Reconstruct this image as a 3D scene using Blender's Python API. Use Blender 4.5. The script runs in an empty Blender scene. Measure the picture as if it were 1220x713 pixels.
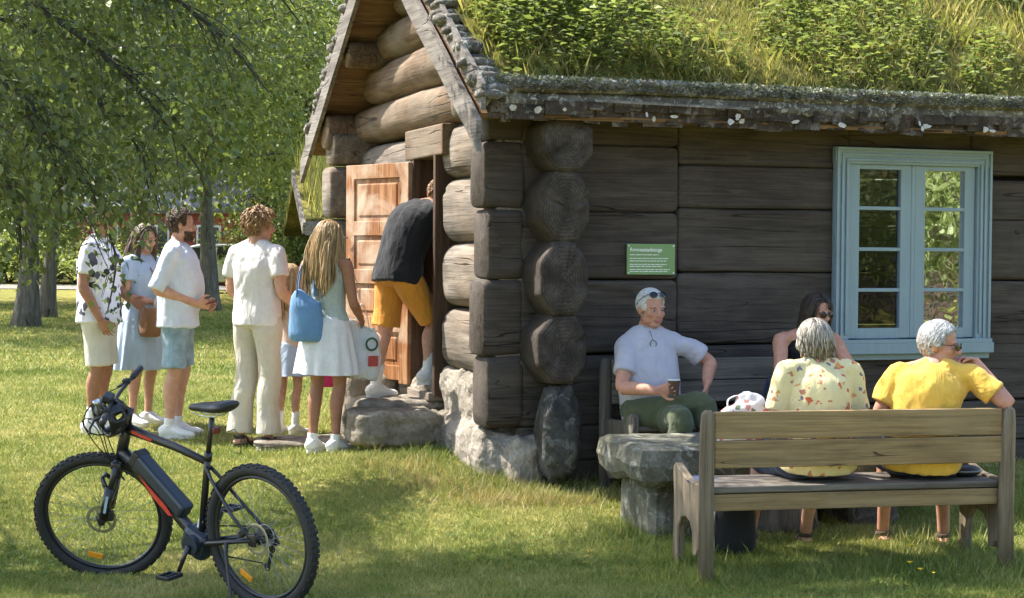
import bpy, bmesh, math, random
import numpy as np
from mathutils import Vector, Matrix, noise
SC = bpy.context.scene
COL = SC.collection
RNG = random.Random(11)
NR = np.random.default_rng(5)
V = Vector
# ------------------------------------------------------------------ camera model
CAMZ = 1.7
F_PX = 2000.0
PITCH = math.atan(56.5 / F_PX)
ROLL = math.radians(0.4)
_fw = V((0, math.cos(PITCH), -math.sin(PITCH)))
_u0 = V((0, math.sin(PITCH), math.cos(PITCH)))
_r0 = V((1, 0, 0))
_up = _u0 * math.cos(ROLL) - _r0 * math.sin(ROLL)
_rt = _r0 * math.cos(ROLL) + _u0 * math.sin(ROLL)
CAM = V((0, 0, CAMZ))
def P(px, py, d):
    """A point seen at that place of the photograph, d metres away."""
    return CAM + (_fw + _rt * ((px - 610) / F_PX) - _up * ((py - 356.5) / F_PX)) * d
cam_data = bpy.data.cameras.new('camera')
cam = bpy.data.objects.new('camera', cam_data)
COL.objects.link(cam)
m = Matrix((_rt, _up, -_fw)).transposed().to_4x4()
m.translation = CAM
cam.matrix_world = m
cam_data.sensor_width = 36
cam_data.lens = F_PX / 1220 * 36
cam_data.clip_end = 2000
cam_data.clip_start = 0.1
SC.camera = cam
# ------------------------------------------------------------------ ground shape
def sst(a, b, t):
    t = min(1, max(0, (t - a) / (b - a)))
    return t * t * (3 - 2 * t)
GY = [-300, -2, 7.5, 8.5, 9.5, 11, 12.6, 16, 40, 70, 120, 400]
GZ = [-.02, -.02, -.02, .02, .07, .17, .23, .30, .36, .46, .8, 3.]
def gz(x, y):
    return float(np.interp(y, GY, GZ)) - .10 * sst(0.3, -1.2, x) * sst(11.5, 9, y) + .13 * math.exp(-((x + .55) ** 2 / .9 + (y - 11.6) ** 2 / 1.1)) + .012 * math.sin(x * 1.7 + y * .9) * math.sin(y * 1.3 - x * .6)
def gz_np(x, y):
    s = lambda a, b, t: (lambda q: q * q * (3 - 2 * q))(np.clip((t - a) / (b - a), 0, 1))
    return np.interp(y, GY, GZ) - .10 * s(0.3, -1.2, x) * s(11.5, 9, y) + .13 * np.exp(-((x + .55) ** 2 / .9 + (y - 11.6) ** 2 / 1.1)) + .012 * np.sin(x * 1.7 + y * .9) * np.sin(y * 1.3 - x * .6)
# ------------------------------------------------------------------ tags
def tag(o, label=None, cat=None, group=None, kind=None):
    if label: o['label'] = label
    if cat: o['category'] = cat
    if group: o['group'] = group
    if kind: o['kind'] = kind
    return o
def thing(name, label, cat, loc=(0, 0, 0), rz=0, group=None):
    o = bpy.data.objects.new(name, None)
    COL.objects.link(o)
    o.location = loc
    o.rotation_euler = (0, 0, rz)
    o.empty_display_size = .2
    return tag(o, label, cat, group)
# ------------------------------------------------------------------ mesh builder
class MB:
    def __init__(s):
        s.v = []; s.f = []; s.mi = []; s.tone = []; s.t = .5; s.m = 0
    def add(s, vs, fs):
        b = len(s.v)
        s.v.extend([tuple(q) for q in vs])
        s.tone.extend([s.t] * len(vs))
        for f in fs:
            s.f.append(tuple(i + b for i in f)); s.mi.append(s.m)
        return b
    def box(s, c, size, rot=None, ch=0.0):
        """box with chamfered long edges; c centre, size full sizes, rot a Matrix"""
        x, y, z = [q / 2 for q in size]
        ch = min(ch, x * .9, y * .9, z * .9)
        if ch <= 0:
            vs = [V((a * x, b * y, e * z)) for a in (-1, 1) for b in (-1, 1) for e in (-1, 1)]
            fs = [(0, 1, 3, 2), (4, 6, 7, 5), (0, 4, 5, 1), (2, 3, 7, 6), (0, 2, 6, 4), (1, 5, 7, 3)]
        else:
            bm = bmesh.new()
            bmesh.ops.create_cube(bm, size=1)
            for q in bm.verts: q.co = V((q.co.x * 2 * x, q.co.y * 2 * y, q.co.z * 2 * z))
            bmesh.ops.bevel(bm, geom=bm.edges[:], offset=ch, segments=2, affect='EDGES', profile=.5)
            bm.verts.index_update()
            vs = [q.co.copy() for q in bm.verts]; fs = [[q.index for q in f.verts] for f in bm.faces]
            bm.free()
        if rot is not None: vs = [rot @ q for q in vs]
        c = V(c)
        s.add([q + c for q in vs], fs)
    def tube(s, pts, rad, n=8, cap=True, lat=None):
        """pts list of Vec; rad list of r or (a,b); lat list of lateral axes or one"""
        pts = [V(p) for p in pts]
        if not isinstance(rad, (list, tuple)) or (isinstance(rad, tuple) and len(rad) == 2 and len(pts) != 2): rad = [rad] * len(pts)
        N = len(pts)
        T = []
        for i in range(N):
            t = pts[min(i + 1, N - 1)] - pts[max(i - 1, 0)]
            if t.length < 1e-9: t = V((0, 0, 1))
            T.append(t.normalized())
        if lat is None:
            a = V((1, 0, 0)) if abs(T[0].x) < .8 else V((0, 1, 0))
            L = [(a - T[0] * a.dot(T[0])).normalized()]
            for i in range(1, N):
                q = L[-1] - T[i] * L[-1].dot(T[i])
                L.append(q.normalized() if q.length > 1e-6 else L[-1])
        else:
            if isinstance(lat, Vector): lat = [lat] * N
            L = []
            for i in range(N):
                q = lat[i] - T[i] * lat[i].dot(T[i])
                L.append(q.normalized() if q.length > 1e-6 else V((1, 0, 0)))
        vs = []
        for i in range(N):
            r = rad[i]
            a, b = r if isinstance(r, (tuple, list)) else (r, r)
            D = T[i].cross(L[i])
            for k in range(n):
                w = 2 * math.pi * k / n
                vs.append(pts[i] + L[i] * (a * math.cos(w)) + D * (b * math.sin(w)))
        fs = []
        for i in range(N - 1):
            for k in range(n):
                k2 = (k + 1) % n
                fs.append((i * n + k, i * n + k2, (i + 1) * n + k2, (i + 1) * n + k))
        if cap:
            fs.append(tuple(range(n - 1, -1, -1)))
            fs.append(tuple((N - 1) * n + k for k in range(n)))
        s.add(vs, fs)
    def ell(s, c, r, n=12, m=8, rot=None):
        c = V(c)
        if not isinstance(r, (tuple, list)): r = (r, r, r)
        vs = [V((0, 0, -r[2]))]
        for j in range(1, m):
            p = -math.pi / 2 + math.pi * j / m
            for k in range(n):
                w = 2 * math.pi * k / n
                vs.append(V((r[0] * math.cos(p) * math.cos(w), r[1] * math.cos(p) * math.sin(w), r[2] * math.sin(p))))
        vs.append(V((0, 0, r[2])))
        fs = []
        for k in range(n):
            k2 = (k + 1) % n
            fs.append((0, 1 + k2, 1 + k))
            for j in range(m - 2):
                a = 1 + j * n
                fs.append((a + k, a + k2, a + n + k2, a + n + k))
            a = 1 + (m - 2) * n
            fs.append((a + k, a + k2, len(vs) - 1))
        if rot is not None: vs = [rot @ q for q in vs]
        s.add([q + c for q in vs], fs)
    def prism(s, poly, axis_o, ax, ay, az, depth):
        """polygon of (a,b) in plane ax,ay extruded along az by depth"""
        o = V(axis_o); n = len(poly)
        vs = [o + ax * a + ay * b for a, b in poly] + [o + ax * a + ay * b + az * depth for a, b in poly]
        fs = [tuple(range(n - 1, -1, -1)), tuple(range(n, 2 * n))]
        for k in range(n):
            k2 = (k + 1) % n
            fs.append((k, k2, n + k2, n + k))
        s.add(vs, fs)
    def torus(s, c, R, r, n=40, m=10, M=None, rb=None):
        """torus in local xz plane (axis y)"""
        vs = []; rb = rb or r
        for i in range(n):
            w = 2 * math.pi * i / n
            for j in range(m):
                p = 2 * math.pi * j / m
                q = R + r * math.cos(p)
                vs.append(V((q * math.cos(w), rb * math.sin(p), q * math.sin(w))))
        fs = []
        for i in range(n):
            for j in range(m):
                i2, j2 = (i + 1) % n, (j + 1) % m
                fs.append((i * m + j, i * m + j2, i2 * m + j2, i2 * m + j))
        if M is not None: vs = [M @ q for q in vs]
        c = V(c)
        s.add([q + c for q in vs], fs)
    def xform(s, M, start=0):
        for i in range(start, len(s.v)): s.v[i] = tuple(M @ V(s.v[i]))
    def mesh(s, name, mats, smooth=False):
        me = bpy.data.meshes.new(name)
        me.from_pydata(s.v, [], s.f)
        if not isinstance(mats, (list, tuple)): mats = [mats]
        for q in mats: me.materials.append(q)
        if len(mats) > 1: me.polygons.foreach_set('material_index', s.mi)
        a = me.attributes.new('tone', 'FLOAT', 'POINT')
        a.data.foreach_set('value', s.tone)
        if smooth: me.polygons.foreach_set('use_smooth', [True] * len(me.polygons))
        bm = bmesh.new(); bm.from_mesh(me)
        bmesh.ops.recalc_face_normals(bm, faces=bm.faces)
        bm.to_mesh(me); bm.free()
        me.update()
        return me
    def build(s, name, mats, parent=None, smooth=False):
        o = bpy.data.objects.new(name, s.mesh(name, mats, smooth))
        COL.objects.link(o)
        if parent is not None: o.parent = parent
        return o
def np_mesh(name, verts, faces_n, nper, mat, parent=None, smooth=False, tone=None):
    """fast mesh: verts (N,3), faces (M,nper) arrays"""
    me = bpy.data.meshes.new(name)
    nf = len(faces_n)
    me.vertices.add(len(verts)); me.vertices.foreach_set('co', np.asarray(verts, dtype=np.float32).ravel())
    me.loops.add(nf * nper); me.loops.foreach_set('vertex_index', np.asarray(faces_n, dtype=np.int32).ravel())
    me.polygons.add(nf)
    me.polygons.foreach_set('loop_start', np.arange(nf, dtype=np.int32) * nper)
    if smooth: me.polygons.foreach_set('use_smooth', np.ones(nf, dtype=bool))
    if tone is not None:
        a = me.attributes.new('tone', 'FLOAT', 'POINT'); a.data.foreach_set('value', np.asarray(tone, dtype=np.float32))
    me.update(calc_edges=True)
    me.materials.append(mat)
    o = bpy.data.objects.new(name, me); COL.objects.link(o)
    if parent is not None: o.parent = parent
    return o
def displace(o, amp, freq, seed=0, stretch=(1, 1, 1), octaves=3):
    me = o.data
    me.update()
    off = V((seed * 7.3, seed * 3.1, seed * 5.7))
    N = [q.normal.copy() for q in me.vertices]
    for q, n in zip(me.vertices, N):
        p = V((q.co.x * stretch[0], q.co.y * stretch[1], q.co.z * stretch[2])) * freq + off
        q.co += n * (amp * noise.fractal(p, 1.0, 2.0, octaves))
    me.update()
def remeshed(mb, name, mats, voxel=.008, smooth=3, parent=None, fac=.5):
    o = mb.build(name, mats, None, True)
    r = o.modifiers.new('r', 'REMESH'); r.mode = 'VOXEL'; r.voxel_size = voxel; r.adaptivity = 0; r.use_smooth_shade = True
    if smooth:
        q = o.modifiers.new('s', 'SMOOTH'); q.iterations = smooth; q.factor = fac
    dg = bpy.context.evaluated_depsgraph_get()
    me = bpy.data.meshes.new_from_object(o.evaluated_get(dg))
    old = o.data
    o.modifiers.clear(); o.data = me
    bpy.data.meshes.remove(old)
    me.name = name
    if not me.materials:
        for q in (mats if isinstance(mats, (list, tuple)) else [mats]): me.materials.append(q)
    me.polygons.foreach_set('use_smooth', [True] * len(me.polygons))
    if parent is not None: o.parent = parent
    return o
def cr(pts, sub):
    """Catmull-Rom resample of a list of tuples/vectors (as numpy)"""
    A = np.array([tuple(p) for p in pts], dtype=float)
    n = len(A); out = []
    for i in range(n - 1):
        p0, p1, p2, p3 = A[max(i - 1, 0)], A[i], A[i + 1], A[min(i + 2, n - 1)]
        for k in range(sub):
            t = k / sub
            out.append(.5 * (2 * p1 + (p2 - p0) * t + (2 * p0 - 5 * p1 + 4 * p2 - p3) * t * t + (3 * p1 - p0 - 3 * p2 + p3) * t ** 3))
    out.append(A[-1])
    return out
def spl(mb, pts, rad, lat=None, n=12, sub=3, cap=True):
    r2 = [(r, r) if not isinstance(r, (tuple, list)) else r for r in rad]
    pp = [V(q) for q in cr(pts, sub)]
    rr = [(max(q[0], .001), max(q[1], .001)) for q in cr(r2, sub)]
    ll = None
    if lat is not None:
        if isinstance(lat, Vector): lat = [lat] * len(pts)
        ll = [V(q) for q in cr(lat, sub)]
    mb.tube(pp, rr, n, cap, ll)
# ------------------------------------------------------------------ materials
def mat_new(name):
    M = bpy.data.materials.new(name); M.use_nodes = True
    nt = M.node_tree
    b = nt.nodes['Principled BSDF']
    return M, nt, b
def N(nt, t, **kw):
    n = nt.nodes.new(t)
    for k, v in kw.items():
        if k in ('loc',): continue
        if hasattr(n, k) and not k.startswith('i_'): setattr(n, k, v)
    return n
def ramp(nt, stops, fac=None, interp='LINEAR'):
    r = nt.nodes.new('ShaderNodeValToRGB'); r.color_ramp.interpolation = interp
    e = r.color_ramp.elements
    while len(e) > 1: e.remove(e[0])
    e[0].position = stops[0][0]; e[0].color = (*stops[0][1], 1)
    for p, c in stops[1:]:
        q = e.new(p); q.color = (*c, 1)
    if fac is not None: nt.links.new(fac, r.inputs[0])
    return r
def texco(nt, scale=(1, 1, 1), which='Object', rot=(0, 0, 0)):
    t = nt.nodes.new('ShaderNodeTexCoord'); mp = nt.nodes.new('ShaderNodeMapping')
    mp.inputs['Scale'].default_value = scale; mp.inputs['Rotation'].default_value = rot
    nt.links.new(t.outputs[which], mp.inputs[0])
    return mp.outputs[0]
def nz(nt, vec, scale, detail=4, rough=.55, dist=0):
    n = nt.nodes.new('ShaderNodeTexNoise')
    n.inputs['Scale'].default_value = scale; n.inputs['Detail'].default_value = detail
    n.inputs['Roughness'].default_value = rough; n.inputs['Distortion'].default_value = dist
    nt.links.new(vec, n.inputs['Vector'])
    return n.outputs['Fac']
def mixc(nt, a, b, fac, mode='MIX'):
    x = nt.nodes.new('ShaderNodeMix'); x.data_type = 'RGBA'; x.blend_type = mode
    for sock, val in ((x.inputs[0], fac), (x.inputs[6], a), (x.inputs[7], b)):
        if isinstance(val, (int, float)): sock.default_value = val
        elif isinstance(val, tuple): sock.default_value = (*val, 1)
        else: nt.links.new(val, sock)
    return x.outputs[2]
def mth(nt, op, a, b=None):
    x = nt.nodes.new('ShaderNodeMath'); x.operation = op
    for i, val in enumerate((a, b)):
        if val is None: continue
        if isinstance(val, (int, float)): x.inputs[i].default_value = val
        else: nt.links.new(val, x.inputs[i])
    return x.outputs[0]
def bump(nt, b, h, strength=.4, dist=.01):
    x = nt.nodes.new('ShaderNodeBump'); x.inputs['Strength'].default_value = strength; x.inputs['Distance'].default_value = dist
    nt.links.new(h, x.inputs['Height']); nt.links.new(x.outputs[0], b.inputs['Normal'])
def attr(nt, name='tone'):
    a = nt.nodes.new('ShaderNodeAttribute'); a.attribute_name = name
    return a.outputs['Fac']
def simple(name, col, rough=.6, metal=0, var=.15, scale=30, bmp=0, spec=.5, which='Object'):
    M, nt, b = mat_new(name)
    v = texco(nt, which=which)
    f = nz(nt, v, scale)
    c0 = tuple(q * (1 - var) for q in col); c1 = tuple(min(1, q * (1 + var)) for q in col)
    r = ramp(nt, [(.3, c0), (.7, c1)], f)
    nt.links.new(r.outputs[0], b.inputs['Base Color'])
    b.inputs['Roughness'].default_value = rough; b.inputs['Metallic'].default_value = metal
    b.inputs['Specular IOR Level'].default_value = spec
    if bmp: bump(nt, b, f, bmp, .005)
    return M
def wood(name, stops, axis='X', grain=14, rough=.8, bmp=.5, knots=True, worn=None, worn_amt=.5, stretch=10, big=1.2, crack=1.0):
    """weathered wood, grain along axis (object space)"""
    M, nt, b = mat_new(name)
    s = {'X': (1, stretch, stretch), 'Y': (stretch, 1, stretch), 'Z': (stretch, stretch, 1)}[axis]
    v = texco(nt, s)
    g = nz(nt, v, grain / 8, 8, .65, .6)
    v2 = texco(nt, tuple(1 + (q - 1) * .25 for q in s))
    g2 = nz(nt, v2, big, 4, .6, 1.0)
    f = mth(nt, 'ADD', mth(nt, 'MULTIPLY', g, .6), mth(nt, 'MULTIPLY', g2, .4))
    r = ramp(nt, stops, f)
    v5 = texco(nt, tuple(1.6 if q == 1 else 75 for q in s)); fg = nz(nt, v5, 1.0, 3, .6)
    fgr = ramp(nt, [(.32, (.62, .61, .60)), (.5, (1, 1, 1)), (.7, (1.22, 1.2, 1.18))], fg)
    col = mixc(nt, r.outputs[0], fgr.outputs[0], .85, 'MULTIPLY')
    # dark drying cracks along the grain: thin broken lines
    v3 = texco(nt, tuple(.26 if q == 1 else q * .75 for q in s))
    ck = nz(nt, v3, 1.0, 2, .4, .0)
    ln = mth(nt, 'ABSOLUTE', mth(nt, 'SUBTRACT', ck, .5))
    vm = texco(nt, (1, 1, 1)); mk = nz(nt, vm, 3.1, 3, .5)
    wdt = mth(nt, 'MULTIPLY', mth(nt, 'MAXIMUM', mth(nt, 'SUBTRACT', mk, .42), 0.0), .035 * crack)
    ckr = ramp(nt, [(.0, (.12, .11, .10)), (.5, (.35, .34, .33)), (1.0, (1, 1, 1))], mth(nt, 'DIVIDE', ln, mth(nt, 'ADD', wdt, .0006)))
    col = mixc(nt, col, ckr.outputs[0], .9, 'MULTIPLY')
    if worn:
        v4 = texco(nt, (1, 1, 1))
        wn = nz(nt, v4, 2.3, 6, .6, .5)
        wr = ramp(nt, [(.45, (0, 0, 0)), (.62, (1, 1, 1))], wn)
        col = mixc(nt, col, worn, mth(nt, 'MULTIPLY', wr.outputs[0], worn_amt))
    nt.links.new(col, b.inputs['Base Color'])
    b.inputs['Roughness'].default_value = rough
    b.inputs['Specular IOR Level'].default_value = .25
    h = mth(nt, 'ADD', mth(nt, 'MULTIPLY', g, .6), mth(nt, 'ADD', mth(nt, 'MULTIPLY', ckr.outputs[0], .8), mth(nt, 'MULTIPLY', fg, .35)))
    bump(nt, b, h, bmp, .012)
    return M
def leafmat(name, c0, c1, c2, trans=.35, nscale=.6):
    M, nt, b = mat_new(name)
    t = attr(nt)
    r = ramp(nt, [(0, c0), (.5, c1), (1, c2)], t)
    v = texco(nt)
    n = nz(nt, v, nscale, 3)
    nr = ramp(nt, [(.3, (.7, .75, .7)), (.7, (1.2, 1.15, 1.0))], n)
    col = mixc(nt, r.outputs[0], nr.outputs[0], .8, 'MULTIPLY')
    nt.links.new(col, b.inputs['Base Color'])
    b.inputs['Roughness'].default_value = .5; b.inputs['Specular IOR Level'].default_value = .35
    tr = nt.nodes.new('ShaderNodeBsdfTranslucent')
    col2 = mixc(nt, col, (1.05, 1.15, .62), 1.0, 'MULTIPLY')
    nt.links.new(col2, tr.inputs['Color'])
    mx = nt.nodes.new('ShaderNodeMixShader'); mx.inputs[0].default_value = trans
    nt.links.new(b.outputs[0], mx.inputs[1]); nt.links.new(tr.outputs[0], mx.inputs[2])
    nt.links.new(mx.outputs[0], nt.nodes['Material Output'].inputs['Surface'])
    return M
# ------------------------------------------------------------------ light
SUN_H = V((-.93, .36, 0)).normalized()
SUN_EL = math.radians(52)
sdir = V((SUN_H.x * math.cos(SUN_EL), SUN_H.y * math.cos(SUN_EL), math.sin(SUN_EL)))
W = bpy.data.worlds.new('World'); SC.world = W; W.use_nodes = True
wn = W.node_tree
sky = wn.nodes.new('ShaderNodeTexSky'); sky.sky_type = 'NISHITA'; sky.sun_disc = False
sky.sun_elevation = SUN_EL
sky.sun_rotation = math.atan2(SUN_H.x, SUN_H.y)
sky.air_density = 1.0; sky.dust_density = 1.5
wn.links.new(sky.outputs[0], wn.nodes['Background'].inputs['Color'])
wn.nodes['Background'].inputs['Strength'].default_value = .15
sl = bpy.data.lights.new('sun', 'SUN'); sl.energy = 4.3; sl.angle = math.radians(.5); sl.color = (1, .95, .86)
so = bpy.data.objects.new('sun', sl); COL.objects.link(so)
so.rotation_euler = sdir.to_track_quat('Z', 'Y').to_euler()
so.location = sdir * 50
SC.view_settings.view_transform = 'Standard'
try: SC.view_settings.look = 'None'
except Exception: pass
SC.view_settings.exposure = 1.62
SC.view_settings.gamma = 1
SC.render.engine = 'CYCLES'
SC.cycles.use_denoising = True
SC.cycles.use_adaptive_sampling = True; SC.cycles.adaptive_threshold = .03
try:
    SC.cycles.denoiser = 'OPENIMAGEDENOISE'
    SC.cycles.denoising_input_passes = 'RGB_ALBEDO_NORMAL'
except Exception: pass
SC.cycles.max_bounces = 6; SC.cycles.diffuse_bounces = 3; SC.cycles.glossy_bounces = 3
SC.cycles.transmission_bounces = 4; SC.cycles.transparent_max_bounces = 8
SC.cycles.caustics_reflective = False; SC.cycles.caustics_refractive = False
SC.cycles.sample_clamp_indirect = 4
# ------------------------------------------------------------------ lawn
def ground_mat():
    M, nt, b = mat_new('lawn_soil_and_grass')
    v = texco(nt)
    big = nz(nt, v, .45, 4, .6, .6)
    mid = nz(nt, v, 2.6, 5, .6, .5)
    fine = nz(nt, v, 60, 4, .7)
    r = ramp(nt, [(.28, (.10, .115, .028)), (.45, (.18, .185, .045)), (.6, (.29, .255, .08)), (.75, (.40, .32, .15))],
             mth(nt, 'ADD', mth(nt, 'MULTIPLY', big, .55), mth(nt, 'MULTIPLY', mid, .45)))
    fr = ramp(nt, [(.3, (.55, .55, .5)), (.7, (1.25, 1.2, 1.1))], fine)
    c = mixc(nt, r.outputs[0], fr.outputs[0], .9, 'MULTIPLY')
    nt.links.new(c, b.inputs['Base Color'])
    b.inputs['Roughness'].default_value = .9; b.inputs['Specular IOR Level'].default_value = .1
    bump(nt, b, fine, .6, .02)
    return M
xs = np.concatenate([np.linspace(-300, -30, 12), np.linspace(-24, -8, 9), np.linspace(-7, 7, 71), np.linspace(8, 24, 9), np.linspace(30, 300, 12)])
ys = np.concatenate([np.linspace(-200, -10, 10), np.linspace(-6, 6, 7), np.linspace(7, 17, 51), np.linspace(18, 40, 23), np.linspace(44, 120, 20), np.linspace(150, 400, 6)])
gx, gy = np.meshgrid(xs, ys)
gzv = gz_np(gx, gy)
vv = np.stack([gx, gy, gzv], -1).reshape(-1, 3)
nx, ny = len(xs), len(ys)
ii = (np.arange(ny - 1)[:, None] * nx + np.arange(nx - 1)[None]).ravel()
ff = np.stack([ii, ii + 1, ii + 1 + nx, ii + nx], -1)
GM = ground_mat()
g = np_mesh('lawn', vv, ff, 4, GM, smooth=True); tag(g, kind='structure')
# gravel road far behind the trees
def strip(name, y0, y1, x0, x1, mat, dz=.02):
    xq = np.linspace(x0, x1, 40); yq = np.linspace(y0, y1, 5)
    a, b_ = np.meshgrid(xq, yq)
    vv = np.stack([a, b_ + .02 * a, gz_np(a, b_ + .02 * a) + dz], -1).reshape(-1, 3)
    n = 40
    ii = (np.arange(4)[:, None] * n + np.arange(n - 1)[None]).ravel()
    return np_mesh(name, vv, np.stack([ii, ii + 1, ii + 1 + n, ii + n], -1), 4, mat, smooth=True)
ROADM = simple('pale_gravel', (.20, .185, .155), .9, 0, .2, 8, .3)
tag(strip('gravel_road', 53, 58, -60, 60, ROADM, .03), kind='structure')
# ------------------------------------------------------------------ grass blades
def grass_mat():
    M, nt, b = mat_new('grass_blades')
    t = attr(nt)
    v = texco(nt)
    big = nz(nt, v, .45, 4, .6, .6)
    mid = nz(nt, v, 2.6, 5, .6, .5)
    f = mth(nt, 'ADD', mth(nt, 'MULTIPLY', big, .5), mth(nt, 'ADD', mth(nt, 'MULTIPLY', mid, .3), mth(nt, 'MULTIPLY', t, .2)))
    r = ramp(nt, [(.30, (.10, .15, .026)), (.43, (.18, .235, .045)), (.54, (.30, .32, .08)), (.68, (.52, .46, .20))], f)
    nt.links.new(r.outputs[0], b.inputs['Base Color'])
    b.inputs['Roughness'].default_value = .55; b.inputs['Specular IOR Level'].default_value = .3
    tr = nt.nodes.new('ShaderNodeBsdfTranslucent'); nt.links.new(r.outputs[0], tr.inputs['Color'])
    mx = nt.nodes.new('ShaderNodeMixShader'); mx.inputs[0].default_value = .3
    nt.links.new(b.outputs[0], mx.inputs[1]); nt.links.new(tr.outputs[0], mx.inputs[2])
    nt.links.new(mx.outputs[0], nt.nodes['Material Output'].inputs['Surface'])
    return M
GRM = grass_mat()
HO = V((.025, 11.02, 0)); HTH = math.radians(19.5)
HC, HS = math.cos(HTH), math.sin(HTH)
def to_house(x, y):
    dx, dy = x - HO.x, y - HO.y
    return dx * HC + dy * HS, -dx * HS + dy * HC
def blades(n, y0, y1, hmin, hmax, w, seed, keep=None, pos=None):
    r = np.random.default_rng(seed)
    if pos is None:
        y = y0 + (y1 - y0) * r.random(n) ** 1.15
        x = (r.random(n) * 2 - 1) * (y * .325 + .25)
    else:
        x, y = pos
        n = len(x)
    u, vv_ = to_house(x, y)
    ok = ~((u > -.12) & (vv_ > -.12) & (u < 8) & (vv_ < 4.2))
    if keep is not None: ok &= keep(x, y)
    # clumps: grass stands unevenly
    ck = np.sin(x * 9 + np.sin(y * 7) * 2) * np.sin(y * 11 + np.sin(x * 5) * 2)
    hh = hmin + (hmax - hmin) * r.random(n) ** 2 * (1 + .5 * ck)
    x, y, hh = x[ok], y[ok], np.maximum(hh[ok], .01)
    n = len(x)
    z = gz_np(x, y) - .004
    a = r.random(n) * 6.283
    dx, dy = np.cos(a) * w * .5 * (.6 + .8 * r.random(n)), np.sin(a) * w * .5
    lean = hh * (.2 + .9 * r.random(n)); la = r.random(n) * 6.283
    tip = np.stack([x + np.cos(la) * lean, y + np.sin(la) * lean, z + hh], -1)
    b1 = np.stack([x - dx, y - dy, z], -1); b2 = np.stack([x + dx, y + dy, z], -1)
    vs = np.stack([b1, b2, tip], 1).reshape(-1, 3)
    fs = np.arange(n * 3).reshape(-1, 3)
    tone = np.repeat(r.random(n), 3)
    return vs, fs, tone
parts = []
parts.append(blades(330000, 7.9, 11.5, .012, .044, .006, 1))
parts.append(blades(240000, 11.3, 19, .016, .05, .009, 2))
parts.append(blades(150000, 18.5, 40, .025, .07, .02, 3))
# longer tufts left by the mower: round the bench legs, along the cabin, beside the stones
def near_pts(spots, seed):
    r = np.random.default_rng(seed); X = []; Y = []
    for (x, y, sx, sy, n) in spots:
        X.append(x + r.normal(size=n) * sx); Y.append(y + r.normal(size=n) * sy)
    return np.concatenate(X), np.concatenate(Y)
parts.append(blades(0, 0, 0, .03, .11, .006, 4, pos=near_pts([(.98, 8.5, .09, .07, 700), (2.6, 8.85, .12, .08, 800), (.9, 8.93, .08, .08, 400), (1.8, 8.75, .5, .12, 2600), (2.4, 9.2, .25, .25, 2200), (.7, 9.6, .2, .15, 1200), (1.5, 10.5, .7, .2, 1600), (2.9, 10.6, .5, .4, 2200)], 1)))
parts.append(blades(0, 0, 0, .02, .12, .006, 5, pos=near_pts([(.25, 10.5, .25, .06, 1500), (-.2, 10.75, .15, .1, 900), (.9, 11.0, .4, .05, 900), (-.55, 11.35, .25, .08, 700), (2.2, 11.45, .8, .06, 1200)], 2)))
vs = np.concatenate([p[0] for p in parts]); tn = np.concatenate([p[2] for p in parts])
fs = np.arange(len(vs)).reshape(-1, 3)
o = np_mesh('grass', vs, fs, 3, GRM, tone=tn)
tag(o, 'short mown green and yellowish grass covering the lawn', 'grass', kind='stuff')

M_STRAW = leafmat('straw_blades', (.22, .16, .07), (.40, .30, .15), (.56, .46, .27), .3)
vs, fs, tn = blades(0, 0, 0, .02, .09, .005, 6, pos=near_pts([(.05, 10.42, .28, .10, 2600), (-.35, 10.75, .25, .12, 1800), (-.75, 11.15, .2, .15, 900), (.45, 10.55, .2, .08, 700)], 3))
tag(np_mesh('dry_grass', vs, fs, 3, M_STRAW, tone=tn), 'dry straw-coloured grass at the foot of the cabin corner', 'grass', kind='stuff')
r = np.random.default_rng(31); n = 5200
y = 8.0 + 6 * r.random(n) ** 1.3; x = (r.random(n) * 2 - 1) * (y * .325 + .2)
ck = np.sin(x * 2.3 + 1) * np.sin(y * 2.9) + .5 * np.sin(x * 5.1) * np.sin(y * 4.3 + 2)
u_, v_ = to_house(x, y); ok = (ck > .25) & ~((u_ > -.15) & (v_ > -.15))
x, y = x[ok], y[ok]; n = len(x); k = 3
a0 = r.random(n) * 6.283; vs = []; 
X = np.repeat(x, k) ; Y = np.repeat(y, k); A = np.repeat(a0, k) + np.tile(np.arange(k) * 2.094, n); Z = gz_np(X, Y) + np.repeat(.012 + .018 * r.random(n), k); L = np.repeat(.010 + .008 * r.random(n), k)
c = np.stack([X, Y, Z], -1); d = np.stack([np.cos(A), np.sin(A), .15 + 0 * A], -1); sd = np.stack([-np.sin(A), np.cos(A), 0 * A], -1)
vs = np.stack([c, c + d * L[:, None] * .7 + sd * L[:, None] * .5, c + d * L[:, None] * 1.2, c + d * L[:, None] * .7 - sd * L[:, None] * .5], 1).reshape(-1, 3)
M_CLOVER = leafmat('clover_leaves', (.06, .13, .03), (.10, .19, .045), (.17, .26, .07), .3, 1)
tag(np_mesh('clover', vs, np.arange(len(vs)).reshape(-1, 4), 4, M_CLOVER, tone=np.repeat(r.random(n * k), 4)), 'patches of low clover leaves in the mown lawn', 'clover', kind='stuff')
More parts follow.
